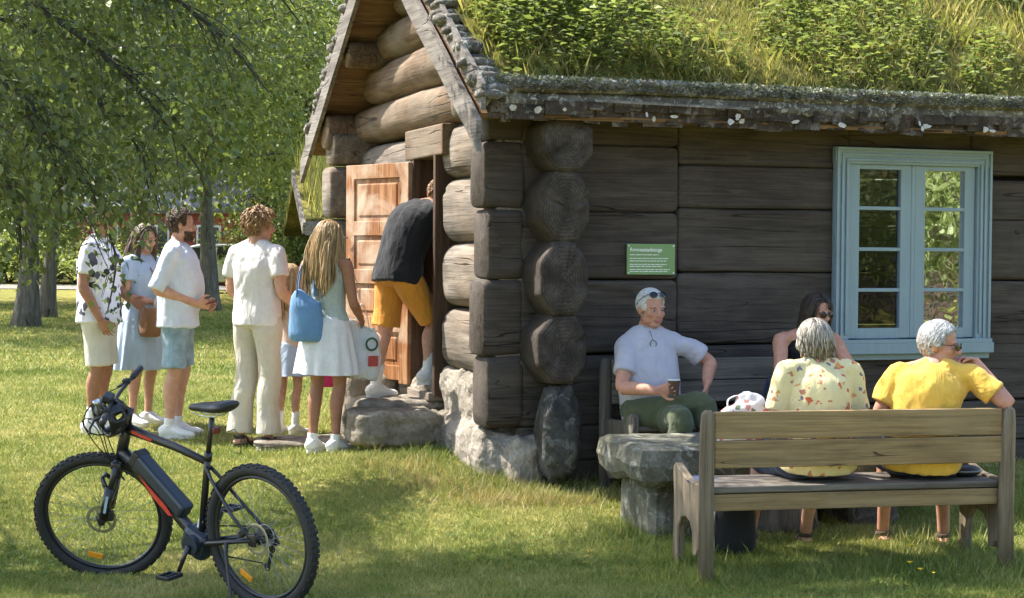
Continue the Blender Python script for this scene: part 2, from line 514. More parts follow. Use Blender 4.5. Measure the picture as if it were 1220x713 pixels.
# ------------------------------------------------------------------ cabin materials
M_WALL = wood('tarred_wall_wood', [(.30, (.030, .023, .018)), (.5, (.064, .050, .040)), (.7, (.115, .093, .075))], 'X', bmp=.8, worn=(.09, .074, .062), worn_amt=.4, crack=.7)
M_GABLE = wood('weathered_gable_wood', [(.30, (.07, .058, .046)), (.5, (.17, .145, .118)), (.72, (.33, .29, .24))], 'Y', bmp=.9, worn=(.24, .155, .09), worn_amt=.3, crack=2.0)
M_GABLE_UP = wood('sheltered_gable_wood', [(.30, (.06, .038, .023)), (.5, (.145, .094, .058)), (.72, (.27, .19, .122))], 'Y', bmp=.7, worn=(.20, .17, .13), worn_amt=.6, crack=1.6)
def endmat():
    M, nt, b = mat_new('tarred_log_end_grain')
    v = texco(nt); f = nz(nt, v, 7, 6, .65, .3); f2 = nz(nt, v, 45, 4, .6)
    r = ramp(nt, [(.3, (.030, .024, .019)), (.5, (.062, .050, .041)), (.7, (.115, .096, .08))], f)
    k = mth(nt, 'SINE', mth(nt, 'ADD', mth(nt, 'MULTIPLY', attr(nt), 62.0), mth(nt, 'MULTIPLY', f, 9.0)))
    kr = ramp(nt, [(.0, (.62, .61, .6)), (.6, (1, 1, 1))], mth(nt, 'ADD', mth(nt, 'MULTIPLY', k, .5), .5))
    sp = ramp(nt, [(.3, (.7, .7, .7)), (.7, (1.2, 1.2, 1.2))], f2)
    c = mixc(nt, mixc(nt, r.outputs[0], kr.outputs[0], .7, 'MULTIPLY'), sp.outputs[0], .8, 'MULTIPLY')
    nt.links.new(c, b.inputs['Base Color']); b.inputs['Roughness'].default_value = .85; b.inputs['Specular IOR Level'].default_value = .2
    bump(nt, b, mth(nt, 'ADD', mth(nt, 'MULTIPLY', k, .12), mth(nt, 'ADD', f, mth(nt, 'MULTIPLY', f2, .4))), .7, .014)
    return M
M_END = endmat()
M_BARGE = wood('silver_grey_board', [(.30, (.075, .064, .055)), (.5, (.17, .15, .132)), (.7, (.31, .285, .26))], 'Y', bmp=.6, crack=1.8)
M_DECK = wood('roof_board', [(.30, (.10, .055, .03)), (.5, (.20, .115, .06)), (.72, (.33, .21, .12))], 'X', bmp=.4)
M_DOOR = wood('worn_orange_door_wood', [(.30, (.10, .038, .014)), (.5, (.30, .125, .045)), (.70, (.56, .33, .17))], 'Z', bmp=.3, rough=.6, worn=(.58, .45, .33), worn_amt=.9, crack=1.2)
M_JAMB = wood('dark_jamb_wood', [(.30, (.035, .02, .013)), (.5, (.075, .045, .03)), (.72, (.16, .10, .07))], 'Z', bmp=.3)
M_DARK = simple('dark_interior', (.02, .017, .015), .9)
M_IRON = simple('black_iron', (.03, .03, .03), .5, .6)
def stonemat(name, c0, c1, c2, lich=(.34, .35, .30), lamt=.5, ls=7):
    M, nt, b = mat_new(name)
    v = texco(nt)
    f = nz(nt, v, 5, 8, .65, .4); f2 = nz(nt, v, 40, 4, .6)
    r = ramp(nt, [(.3, c0), (.5, c1), (.7, c2)], f)
    l = nz(nt, v, ls, 6, .7, .8)
    lr = ramp(nt, [(.54, (0, 0, 0)), (.60, (1, 1, 1))], l)
    c = mixc(nt, r.outputs[0], lich, mth(nt, 'MULTIPLY', lr.outputs[0], lamt))
    sp = ramp(nt, [(.3, (.7, .7, .7)), (.7, (1.2, 1.2, 1.2))], f2)
    c = mixc(nt, c, sp.outputs[0], .8, 'MULTIPLY')
    nt.links.new(c, b.inputs['Base Color']); b.inputs['Roughness'].default_value = .9; b.inputs['Specular IOR Level'].default_value = .2
    bump(nt, b, mth(nt, 'ADD', f, mth(nt, 'MULTIPLY', f2, .3)), .7, .03)
    return M
M_STONE = stonemat('pale_step_stone', (.12, .098, .074), (.23, .20, .155), (.34, .30, .245), (.11, .10, .075), .5)
M_STONE_D = stonemat('dark_lichen_stone', (.03, .029, .026), (.062, .060, .053), (.11, .105, .095), (.24, .245, .22), .45, 9)
M_TABLE = stonemat('grey_green_slab', (.055, .055, .038), (.115, .112, .08), (.20, .19, .145), (.40, .40, .35), .45, 11)
M_PLASTER = stonemat('rough_lime_plaster', (.15, .128, .10), (.28, .245, .20), (.38, .34, .285), (.13, .112, .088), .5)
M_LICHEN = stonemat('lichen_grey_log', (.06, .05, .04), (.13, .115, .095), (.25, .24, .21), (.44, .45, .41), .75, 26)
M_BARK = stonemat('dark_bark_layers', (.025, .019, .014), (.06, .045, .034), (.13, .10, .08), (.26, .24, .21), .5, 11)
M_BIRCH = simple('white_birch_bark', (.47, .44, .40), .7, 0, .3, 40, .3)
M_BLUE = wood('grey_blue_paint', [(.30, (.19, .31, .345)), (.5, (.235, .365, .40)), (.7, (.28, .42, .455))], 'Z', bmp=.12, rough=.5)
# overwrite dark checks: paint keeps a calm surface
def paintmat(name, col, rough=.45):
    M, nt, b = mat_new(name)
    v = texco(nt, (8, 8, 1)); f = nz(nt, v, 5, 5, .6)
    v2 = texco(nt); d = nz(nt, v2, 2.5, 5, .6)
    r = ramp(nt, [(.3, tuple(q * .88 for q in col)), (.7, tuple(q * 1.08 for q in col))], mth(nt, 'ADD', mth(nt, 'MULTIPLY', f, .5), mth(nt, 'MULTIPLY', d, .5)))
    nt.links.new(r.outputs[0], b.inputs['Base Color']); b.inputs['Roughness'].default_value = rough
    bump(nt, b, f, .12, .003)
    return M
M_BLUE = paintmat('grey_blue_paint', (.25, .325, .355))
def glassmat():
    M, nt, b = mat_new('window_glass')
    gl = nt.nodes.new('ShaderNodeBsdfGlossy'); gl.inputs['Roughness'].default_value = .02; gl.inputs['Color'].default_value = (.95, .97, 1, 1)
    tp = nt.nodes.new('ShaderNodeBsdfTransparent'); tp.inputs['Color'].default_value = (.75, .8, .78, 1)
    v = texco(nt); n = nz(nt, v, 4.5, 2, .5)
    bp = nt.nodes.new('ShaderNodeBump'); bp.inputs['Strength'].default_value = .25; bp.inputs['Distance'].default_value = .012
    nt.links.new(n, bp.inputs['Height']); nt.links.new(bp.outputs[0], gl.inputs['Normal'])
    fr = nt.nodes.new('ShaderNodeFresnel'); fr.inputs['IOR'].default_value = 2.0
    mx = nt.nodes.new('ShaderNodeMixShader')
    nt.links.new(fr.outputs[0], mx.inputs[0]); nt.links.new(tp.outputs[0], mx.inputs[1]); nt.links.new(gl.outputs[0], mx.inputs[2])
    nt.links.new(mx.outputs[0], nt.nodes['Material Output'].inputs['Surface'])
    return M
M_GLASS = glassmat()
# ------------------------------------------------------------------ the cabin
CAB = thing('log_cabin', 'old dark log cabin with grass-covered roof, orange door and blue window', 'cabin', HO, HTH)
def log(mb, axis, a0, a1, oc, zc, ht, hh, ex=4.0, n=20, seg=.14, seed=0, wob=.01, taper=0, crown=.015):
    """a hewn log lying along u (axis 'u') or v; oc other horizontal centre; superellipse section"""
    k = max(3, int(abs(a1 - a0) / seg))
    vs = []; fs = []
    rg = random.Random(seed)
    ph = rg.random() * 40
    ends = [0.0, .02, .05]
    L = a1 - a0
    ss = sorted(set([0, .012 / L, .035 / L] + [i / k for i in range(1, k)] + [1 - .035 / L, 1 - .012 / L, 1]))
    for s in ss:
        a = a0 + L * s
        e = min(s, 1 - s) * L
        er = .93 if e <= 0 else (.975 if e < .02 else 1)
        w = 1 + wob * 3 * noise.noise(V((a * 1.1, ph, 0)))
        dz = wob * noise.noise(V((a * .7, ph, 9)))
        do = wob * noise.noise(V((a * .8, ph, 19)))
        for j in range(n):
            t = 2 * math.pi * j / n
            c, q = math.cos(t), math.sin(t)
            x = math.copysign(abs(c) ** (2 / ex), c) * ht * er * w
            z = math.copysign(abs(q) ** (2 / ex), q) * hh * er * w
            lump = .012 * noise.fractal(V((a * 1.6, x * 6 + ph, z * 5)), 1, 2, 3)
            x *= 1 + lump / max(ht, .05); 
            crk = noise.noise(V((a * .9 + ph, z * 14, 3.3)))
            if crk > .42 and abs(c) > .4: x -= math.copysign(.014, x)
            o = oc + x + do; zz = zc + z * (1 + lump) + dz
            vs.append((a, o, zz) if axis == 'u' else (o, a, zz))
    m_ = len(ss)
    for i in range(m_ - 1):
        for j in range(n):
            j2 = (j + 1) % n
            fs.append((i * n + j, i * n + j2, (i + 1) * n + j2, (i + 1) * n + j))
    fs.append(tuple(range(n))); fs.append(tuple((m_ - 1) * n + j for j in range(n)))
    mb.add(vs, fs)
# front wall: left run with the crossed corner, then runs beside, above and below the window
FB = [.06, .33, .56, 1.03, 1.52, 1.97, 2.41, 2.70]
mb = MB()
for i in range(len(FB) - 1):
    z0, z1 = FB[i] + .001, FB[i + 1] - .002
    log(mb, 'u', -.02, 1.095, 0, (z0 + z1) / 2, .15, (z1 - z0) / 2, 13, 40, seed=i, seg=.08)
RB = [.06, .36, .65, 1.08, 1.57, 2.0, 2.29, 2.70]
for i in range(len(RB) - 1):
    z0, z1 = RB[i] + .001, RB[i + 1] - .002
    if z0 > 1.05 and z1 < 2.4:
        log(mb, 'u', 1.102, 2.40, .003, (z0 + z1) / 2, .15, (z1 - z0) / 2, 13, 40, seed=20 + i, seg=.08)
        log(mb, 'u', 3.40, 7.2, .003, (z0 + z1) / 2 - .05, .15, (z1 - z0) / 2, 13, 40, seed=40 + i, seg=.08)
    elif z0 > 2.2:
        log(mb, 'u', 1.102, 2.40, .003, (z0 + z1) / 2, .15, (z1 - z0) / 2, 13, 40, seed=20 + i, seg=.08)
        log(mb, 'u', 3.40, 7.2, .003, (z0 + z1) / 2 - .02, .15, (z1 - z0) / 2, 13, 40, seed=40 + i, seg=.08)
        log(mb, 'u', 2.40, 3.40, .003, 2.53, .145, .16, 13, 40, seed=60 + i, seg=.08)
    else:
        log(mb, 'u', 1.102, 4.2, .003, (z0 + z1) / 2, .15, (z1 - z0) / 2, 13, 40, seed=20 + i, seg=.08)
        log(mb, 'u', 4.2, 7.2, -.003, (z0 + z1) / 2, .15, (z1 - z0) / 2, 13, 40, seed=40 + i, seg=.08)
mb.build('front_wall', M_WALL, CAB, True)
for i in range(1, len(FB) - 1):        # crossed ends of the front wall's logs, out past the gable
    if FB[i] < .5: continue
    mb = MB(); z0, z1 = FB[i] + .006, FB[i + 1] - .006
    log(mb, 'u', -.245 - .03 * (i % 2), .0, 0, (z0 + z1) / 2, .155, (z1 - z0) / 2 + .006, 7, 40, seg=.03, seed=70 + i, wob=.03)
    mb.build('log_end', M_WALL, CAB, True)
GB = [.86, 1.295, 1.755, 2.21, 2.585]
mbn = MB(); mbf = MB()
for i in range(len(GB) - 1):
    z0, z1 = GB[i] + .004, GB[i + 1] - .004
    zc, hh = (z0 + z1) / 2, (z1 - z0) / 2
    log(mbn, 'v', -.12, 1.06 + .03 * (i % 2), 0.01, zc, .20, hh * 1.03, 3.1, 40, seed=100 + i, wob=.022, seg=.045)
    log(mbf, 'v', 1.72, 3.9, 0.01, zc, .19, hh, 2.7, 24, seed=120 + i, wob=.018)
    mb = MB()
    rg_ = random.Random(140 + i); w_ = .165 + rg_.uniform(-.012, .015); h_ = hh * 1.06; cx_ = .175 + rg_.uniform(-.012, .012)
    base = [(-.42, -1), (.40, -1), (.97, -.48), (1.0, .42), (.45, 1), (-.38, 1), (-1, .45), (-.98, -.42)]
    ring = []
    for k in range(8):
        a_, b_ = V(base[k] + (0,)), V(base[(k + 1) % 8] + (0,))
        for t_ in (.04, .2, .36, .5, .64, .8, .96):
            bow = 1 + .02 * math.sin(math.pi * t_)
            q_ = a_.lerp(b_, t_) * bow * (1 + rg_.uniform(-.015, .015)); ring.append((q_.x * w_, q_.y * h_))
    vs = []; fs = []; nr = len(ring); vf = -.44 - .02 * (i % 2)
    prof = [(-.10, 1.0), (-.17, 1.0), (-.24, 1.0), (-.31, .995), (-.38, .99), (vf + .03, .98), (vf + .008, .955), (vf - .004, .90), (vf - .008, .75), (vf - .008, .58), (vf - .008, .40), (vf - .006, .22), (vf - .004, .07)]
    cracks = {int(rg_.random() * nr): rg_.uniform(.15, .5) for _ in range(2)}
    for j, (v_, k_) in enumerate(prof):
        for k, (a_, b_) in enumerate(ring):
            w2 = 1 + .03 * noise.noise(V((a_ * 9 + i, b_ * 9, v_ * 5)))
            dv = .009 * noise.fractal(V((a_ * 16, b_ * 16, i)), 1, 2, 3)
            if k_ < .97 and j > 5:
                for kc, r0_ in cracks.items():
                    if k == kc and k_ > r0_: dv += .022
            elif j <= 5 and k in cracks: w2 *= .955
            vs.append((cx_ + a_ * k_ * w2, v_ + dv, zc + .005 + b_ * k_ * w2))
    for j in range(len(prof) - 1):
        for k in range(nr): k2 = (k + 1) % nr; fs.append((j * nr + k, j * nr + k2, (j + 1) * nr + k2, (j + 1) * nr + k))
    fs.append(tuple((len(prof) - 1) * nr + k for k in range(nr)))
    mb.add(vs, fs); mb.tone = [prof[j][1] for j in range(len(prof)) for _ in range(nr)]
    mb.build('log_end', M_END, CAB, True)
mbn.build('gable_wall', M_GABLE, CAB, True)
mbf.build('gable_wall', M_GABLE, CAB, True)
RIDGE_V, SL = 1.75, .675
EV = -.55
def zr(v): return 2.52 + (min(v, 2 * RIDGE_V - v) - EV) * SL     # underside of the roof
mb = MB()
zz = [2.60, 2.90, 3.22, 3.52, 3.80]
for i in range(4):
    z0, z1 = zz[i], zz[i + 1]
    v0 = EV + ((z0 + z1) / 2 - 2.52) / SL + .05
    v0 = max(v0, -.2)
    log(mb, 'v', v0, 2 * RIDGE_V - v0, -.02, (z0 + z1) / 2, .21, (z1 - z0) / 2 + .01, 2.5, 26, seed=160 + i, wob=.02)
mb.build('gable_wall', M_GABLE_UP, CAB, True)
# back and far walls, floor
mb = MB()
for i in range(len(FB) - 1):
    z0, z1 = FB[i] + .004, FB[i + 1] - .004
    log(mb, 'u', -.02, 7.2, 3.5, (z0 + z1) / 2, .15, (z1 - z0) / 2, 5, 20, seg=.4, seed=200 + i)
    log(mb, 'v', .16, 3.34, 7.0, (z0 + z1) / 2, .15, (z1 - z0) / 2, 5, 20, seg=.4, seed=220 + i)
mb.box((1.25, .06, 1.4), (2.2, .03, 2.55)); mb.box((5.25, .06, 1.4), (3.65, .03, 2.55)); mb.box((2.9, .06, .55), (1.2, .03, .95)); mb.box((2.9, .06, 2.52), (1.2, .03, .28))  # unseen backing boards, added behind the front logs to block light through the gaps
mb.build('back_wall_and_backing', M_WALL, CAB, True)
for i in range(2, len(FB) - 1):
    mb = MB(); z0, z1 = FB[i] + .006, FB[i + 1] - .006
    log(mb, 'u', -.42 - .03 * (i % 2), .0, 3.52, (z0 + z1) / 2, .16, (z1 - z0) / 2, 4, 22, seg=.06, seed=270 + i)
    mb.build('log_end', M_GABLE, CAB, True)
mb = MB(); mb.box((3.5, 1.75, .62), (6.7, 3.2, .1)); mb.build('floor', M_JAMB, CAB)
# foundation
mb = MB()
rg = random.Random(4)
def boulder(mb, c, r, seed, n=18, m=12, amp=.16, fr=2.0, p=3.2):
    b0 = len(mb.v)
    mb.ell(c, r, n, m)
    for i in range(b0, len(mb.v)):
        q = V(mb.v[i]) - V(c)
        nn = V((q.x / r[0], q.y / r[1], q.z / r[2]))
        k = (abs(nn.x) ** p + abs(nn.y) ** p + abs(nn.z) ** p) ** (-1 / p) if nn.length > 1e-6 else 1
        f = k * (1 + amp * noise.fractal(nn * fr + V((seed * 3.7, seed, 0)), 1, 2, 4))
        mb.v[i] = tuple(V(c) + V((nn.x * r[0], nn.y * r[1], nn.z * r[2])) * f)
mb2 = MB()
for v_ in (.05, .45, .85):
    if v_ > .1: boulder(mb2, (-.03, v_ + .03, .64), (.16, .24, .245), v_ * 9, amp=.03, p=6)
    boulder(mb2, (-.05, v_ + .13, .32), (.21, .27, .23), v_ * 5 + 2, amp=.10, p=5)
for v_ in (1.5, 2.0, 2.5, 3.0, 3.5):
    boulder(mb2, (-.02, v_, .55), (.22, .30, .32), v_ * 9, amp=.12)
boulder(mb2, (.02, -.14, .32), (.14, .12, .20), 77, amp=.1, p=4)
fo_ = remeshed(mb2, 'foundation', [M_PLASTER], .022, 2, CAB); displace(fo_, .03, 4.0, 2); displace(fo_, .010, 17, 6)
fo_.data.polygons.foreach_set('use_smooth', [False] * len(fo_.data.polygons))
mb = MB()
boulder(mb, (.175, -.34, .54), (.135, .13, .30), 31, 34, 30, .16, 2.4, 2.8)
mb.build('corner_stone', M_STONE_D, CAB, True)
# door frame and opening
mb = MB()
mb.box((-.02, 1.105, 1.53), (.42, .055, 1.74), ch=.006)
mb.build('door_post', M_JAMB, CAB)
mb = MB()
mb.box((-.02, 1.695, 1.53), (.40, .06, 1.74), ch=.006)
mb.box((.14, 1.58, 1.5), (.03, .16, 1.66), ch=.004)
mb.build('door_post', M_JAMB, CAB)
mb = MB(); mb.box((-.03, 1.40, 2.49), (.40, .96, .22), ch=.012); mb.build('lintel', M_GABLE_UP, CAB)
mb = MB(); mb.box((-.04, 1.40, .655), (.44, .56, .06), ch=.01); mb.build('threshold', M_GABLE, CAB)
# open door
DR = bpy.data.objects.new('door', None)
dd = V((-.29, .74, 0)).normalized()
dn = V((-dd.y, dd.x, 0))
DR_M = Matrix((dd, dn, V((0, 0, 1)))).transposed().to_4x4(); DR_M.translation = V((-.235, 1.69, .70))
mb = MB()
DW, DH = .80, 1.66
for x in (.055, DW - .055): mb.box((x, 0, DH / 2), (.11, .045, DH), ch=.004)
rails = [0.08, .44, .80, 1.17, DH - .055]
for z in rails: mb.box((DW / 2, 0.002, z), (DW - .2, .044, .11), ch=.004)
for a, b in zip(rails[:-1], rails[1:]):
    mb.box((DW / 2, 0, (a + b) / 2), (DW - .22, .018, b - a - .08))
    mb.box((DW / 2, 0.0, (a + b) / 2), (DW - .30, .034, b - a - .18), ch=.012)
mb.xform(DR_M)
do = mb.build('door', M_DOOR, CAB)
mb = MB()
mb.box((DW - .05, .035, .86), (.03, .015, .16), ch=.004); mb.tube([V((DW - .05, .04, .92)), V((DW - .05, .085, .90)), V((DW - .05, .085, .82)), V((DW - .05, .04, .80))], .008)
mb.xform(DR_M); mb.build('handle', M_IRON, do)
mb = MB(); mb.tube([V((DW - .06, .05, 1.1)), V((DW + .0, .06, 1.1))], .006); mb.xform(DR_M); mb.build('latch', M_IRON, do)
# roof
mb = MB()
U0, U1 = -.47, 7.6
tilt = math.atan(SL)
for side in (1, -1):
    L = (RIDGE_V - EV) / math.cos(tilt)
    nb = 11
    for k in range(nb):
        s = (k + .5) / nb
        v_ = EV + (RIDGE_V - EV) * s
        z = zr(v_) + .018
        vv_ = v_ if side == 1 else 2 * RIDGE_V - v_
        Rm = Matrix.Rotation(tilt * side, 3, 'X')
        mb.box(((U0 + U1) / 2, vv_, z), (U1 - U0, L / nb - .006, .03), Rm)
mb.build('roof_boards', M_DECK, CAB)
def purlin(v_, r, u0=-.46, z=None, u1=.3):
    mb = MB(); log(mb, 'u', u0, u1, v_, (zr(v_) - r - .005) if z is None else z, r, r, 2.3, 16, seg=.1, seed=int(v_ * 50))
    mb.build('purlin', M_GABLE_UP, CAB, True)
for v_, r in ((-.12, .13), (.72, .10), (1.75, .11), (2.78, .11), (3.55, .15)): purlin(v_, r)
def barge(v0, v1, u, up, wid, th, name, mat):
    """board lying along the roof edge of the gable"""
    mb = MB(); k = 18; vs = []; fs = []
    for i in range(k + 1):
        s = i / k; v_ = v0 + (v1 - v0) * s
        z = zr(v_) if v0 < 2 else zr(v_)
        if v_ < EV or v_ > 2 * RIDGE_V - EV: z = 2.52 + (min(v_, 2 * RIDGE_V - v_) - EV) * SL
        w = .006 * noise.noise(V((v_ * 3, u * 9, 1)))
        for (a, b) in ((-th / 2, up), (th / 2, up), (th / 2, up - wid), (-th / 2, up - wid)):
            vs.append((u + a + w, v_ + w, z + b + w))
    for i in range(k):
        for j in range(4):
            j2 = (j + 1) % 4
            fs.append((i * 4 + j, i * 4 + j2, (i + 1) * 4 + j2, (i + 1) * 4 + j))
    fs += [(0, 1, 2, 3), tuple(k * 4 + j for j in range(4))]
    mb.add(vs, fs); mb.build(name, mat, CAB)
TOP = RIDGE_V
barge(-.72, TOP + .06, -.50, .09, .19, .035, 'bargeboard', M_BARGE)
barge(4.24, TOP - .06, -.50, .09, .19, .035, 'bargeboard', M_BARGE)
barge(-.70, TOP, -.465, .30, .16, .03, 'upper_bargeboard', M_BARGE)
barge(4.20, TOP, -.465, .30, .16, .03, 'upper_bargeboard', M_BARGE)
# ragged verge of bark and stones on top of the boards
mb = MB()
rg = random.Random(9)
for v0, v1 in ((-.66, TOP), (4.16, TOP)):
    n_ = 46
    for i in range(n_):
        s = (i + rg.random() * .6) / n_; v_ = v0 + (v1 - v0) * s
        z = 2.52 + (min(v_, 2 * RIDGE_V - v_) - EV) * SL
        boulder(mb, (-.40 + rg.uniform(-.05, .05), v_, z + .24 + rg.uniform(-.05, .03)), (.09, .05 + rg.random() * .03, .03 + rg.random() * .02), i, 10, 6, .2)
mb.build('verge_bark', M_LICHEN, CAB, True)
# sod
def sod_z(u, v):
    s = min(v, 2 * RIDGE_V - v)
    e = sst(EV - .02, EV + .3, s)
    return 2.52 + (s - EV) * SL + .10 + .16 * e + .05 * noise.fractal(V((u * 1.4, v * 1.6, 3)), 1, 2, 4) * e
us = np.arange(-.36, 7.6, .07); vs_ = np.concatenate([np.linspace(EV + .03, RIDGE_V, 40), np.linspace(RIDGE_V + .08, 2 * RIDGE_V - EV, 24)])
vv = []
for v_ in vs_:
    for u in us: vv.append((u, v_, sod_z(u, v_)))
nU = len(us); nV = len(vs_)
ii = (np.arange(nV - 1)[:, None] * nU + np.arange(nU - 1)[None]).ravel()
ff = np.stack([ii, ii + 1, ii + 1 + nU, ii + nU], -1)
def sodmat():
    M, nt, b = mat_new('mossy_sod')
    v = texco(nt); f = nz(nt, v, 2.2, 6, .65, .6); f2 = nz(nt, v, 25, 5, .7)
    r = ramp(nt, [(.3, (.04, .035, .02)), (.45, (.12, .11, .035)), (.58, (.24, .21, .06)), (.72, (.38, .30, .12))], f)
    fr = ramp(nt, [(.3, (.5, .5, .45)), (.7, (1.3, 1.25, 1.1))], f2)
    c = mixc(nt, r.outputs[0], fr.outputs[0], .9, 'MULTIPLY')
    nt.links.new(c, b.inputs['Base Color']); b.inputs['Roughness'].default_value = .95; b.inputs['Specular IOR Level'].default_value = .1
    bump(nt, b, f2, .8, .03)
    return M
M_SOD = sodmat()
np_mesh('sod_roof', np.array(vv), ff, 4, M_SOD, CAB, True)
mb = MB()
log(mb, 'u', -.44, 7.6, -.55, 2.735, .05, .045, 2.6, 14, seg=.05, seed=301, wob=.03)
log(mb, 'u', -.40, 7.6, -.52, 2.66, .05, .05, 2.4, 12, seg=.06, seed=302, wob=.03)
oo = mb.build('eave_log', M_LICHEN, CAB, True); displace(oo, .012, 18, 3)
mb = MB()
rg = random.Random(21)
u = -.36
while u < 7.5:
    w = rg.uniform(.05, .22)
    for lay in range(2):
        zt = 2.645 - lay * .035; ln = rg.uniform(.05, .10) * (1.15 if lay else 1)
        Rm = Matrix.Rotation(rg.uniform(-.25, .35), 3, 'X') @ Matrix.Rotation(rg.uniform(-.06, .06), 3, 'Y')
        mb.box((u + w / 2 + rg.uniform(-.02, .02), -.565 + lay * .025 + rg.uniform(-.02, .012), zt - ln / 2), (w * 1.15, rg.uniform(.012, .03), ln), Rm, .004)
    u += w * .8
mb.box((3.6, -.45, 2.60), (7.9, .16, .08))
bb = mb.build('bark_fringe', M_BARK, CAB)
displace(bb, .006, 30, 5)
mb = MB()
for i in range(70):
    u = -.25 + 7.6 * rg.random()
    if noise.noise(V((u * 2.3, 5, 1))) < -.12: continue
    w = rg.uniform(.02, .085); h = rg.uniform(.015, .05)
    pl = [(rg.uniform(.6, 1) * w * .5 * math.cos(a_ * 1.0472), rg.uniform(.5, 1.1) * h * .6 * math.sin(a_ * 1.0472)) for a_ in range(6)]
    mb = MB(); mb.prism(pl, (u, -.602 + rg.uniform(-.012, .01), 2.575 + rg.uniform(-.03, .02)), V((1, rg.uniform(-.3, .3), rg.uniform(-.2, .2))), V((0, rg.uniform(-.4, .4), 1)), V((0, -1, 0)), .005); mb.build('birch_bark', M_BIRCH, CAB)
mb = MB(); mb.box((.85, -.625, 2.640), (1.05, .012, .016), Matrix.Rotation(.012, 3, 'Y')); o = mb.build('loose_lath', M_BARGE, CAB)
# ------------------------------------------------------------------ window
WIN = MB()
u0, u1, z0, z1 = 2.265, 3.53, 1.06, 2.44
yw = -.165
cw = .115
for uu in (u0 + cw / 2, u1 - cw / 2): WIN.box((uu, yw - .012, (z0 + z1) / 2), (cw, .045, z1 - z0), ch=.004)
WIN.box(((u0 + u1) / 2, yw - .016, z1 - cw / 2), (u1 - u0 + .01, .05, cw), ch=.004)
for k, (off, th) in enumerate(((.012, .020), (.052, .012), (.088, .016))):     # mouldings of the casing
    for uu in (u0 + off, u1 - off): WIN.box((uu, yw - .043, (z0 + z1) / 2 - .01), (.020, th, z1 - z0 - 2 * off), ch=.004)
    WIN.box(((u0 + u1) / 2, yw - .047, z1 - off), (u1 - u0 - 2 * off + .02, th, .020), ch=.004)
WIN.box(((u0 + u1) / 2, yw - .03, z0 - .02), (u1 - u0 + .03, .09, .075), ch=.006)
WIN.box(((u0 + u1) / 2, yw - .05, z0 + .03), (u1 - u0 + .0, .05, .03), ch=.005)
WIN.box(((u0 + u1) / 2, yw - .01, z0 - .075), (u1 - u0 + .01, .045, .05), ch=.005)
wf = WIN.build('window', M_BLUE, CAB)
rows = [(1.18, 1.434), (1.464, 1.718), (1.750, 2.004), (2.036, 2.290)]
for (a, b) in ((2.385, 2.885), (2.915, 3.41)):
    mb = MB()
    pa, pb = a + .085, b - .085
    for uu in ((a + pa) / 2, (pb + b) / 2): mb.box((uu, -.150, 1.735), (.085, .05, 1.25), ch=.006)
    mb.box(((a + b) / 2, -.150, 1.145), (b - a - .16, .048, .075), ch=.005)
    mb.box(((a + b) / 2, -.150, 2.325), (b - a - .16, .048, .07), ch=.005)
    for r0, r1 in zip(rows[:-1], rows[1:]):
        mb.box(((a + b) / 2, -.152, (r0[1] + r1[0]) / 2), (b - a - .16, .036, .026), ch=.005)
    sash = mb.build('window_sash', M_BLUE, CAB)
    for r0, r1 in rows:
        mb = MB()
        b0 = [(pa - .006, -.142, r0 - .006), (pb + .006, -.142, r0 - .006), (pb + .006, -.142, r1 + .006), (pa - .006, -.142, r1 + .006)]
        mb.add([V(q) for q in b0] , [(0, 1, 2, 3)])
        mb.build('pane', M_GLASS, sash)
mb = MB()
mb.box((2.90, -.148, 1.735), (.032, .06, 1.25), ch=.008); mb.build('window_post', M_BLUE, CAB)
# ------------------------------------------------------------------ plants on the roof
def roof_blades(n, seed, hmin, hmax, w, dens):
    r = np.random.default_rng(seed)
    u = -.36 + 5.6 * r.random(n); s = r.random(n)
    v = EV + .06 + (RIDGE_V + .3 - EV) * s
    ok = np.array([noise.noise(V((a * .8, b * 1.1, seed))) > dens for a, b in zip(u, v)])
    u, v = u[ok], v[ok]; n = len(u)
    z = np.array([sod_z(a, b) for a, b in zip(u, v)]) - .01
    h = hmin + (hmax - hmin) * r.random(n) ** 2
    a = r.random(n) * 6.283; dx, dy = np.cos(a) * w * .5, np.sin(a) * w * .5
    la = r.random(n) * 6.283; ln = h * (.15 + .6 * r.random(n))
    mid = np.stack([u + np.cos(la) * ln * .35, v + np.sin(la) * ln * .35, z + h * .6], -1)
    tip = np.stack([u + np.cos(la) * ln, v + np.sin(la) * ln, z + h], -1)
    b1 = np.stack([u - dx, v - dy, z], -1); b2 = np.stack([u + dx, v + dy, z], -1)
    vs = np.stack([b1, b2, mid + (b2 - b1) * .3, tip], 1).reshape(-1, 3)
    base = np.arange(n)[:, None] * 4
    fs = np.concatenate([base + np.array([[0, 1, 2]]), base + np.array([[0, 2, 3]])], 0)
    return vs, fs, np.repeat(r.random(n), 4)
def join_np(ps):
    vs, fs, tn = [], [], []; b = 0
    for v, f, t in ps:
        vs.append(v); fs.append(f + b); tn.append(t); b += len(v)
    return np.concatenate(vs), np.concatenate(fs), np.concatenate(tn)
M_RGRASS = leafmat('roof_grass_blades', (.16, .18, .045), (.34, .31, .10), (.60, .48, .22), .45)
M_HERB = leafmat('roof_herb_leaves', (.12, .15, .055), (.21, .245, .095), (.34, .36, .17), .45, 1.5)
H2W = Matrix.Translation(HO) @ Matrix.Rotation(HTH, 4, 'Z')
def to_world(v):
    A = np.array(H2W)[:3]
    return v @ A[:, :3].T + A[:, 3]
v, f, t = join_np([roof_blades(90000, 3, .02, .09, .0045, -.35), roof_blades(13000, 8, .06, .22, .0028, .05)])
tag(np_mesh('roof_grass', to_world(v), f, 3, M_RGRASS, tone=t), 'tall yellow-green grass growing over the cabin roof', 'grass', kind='stuff')
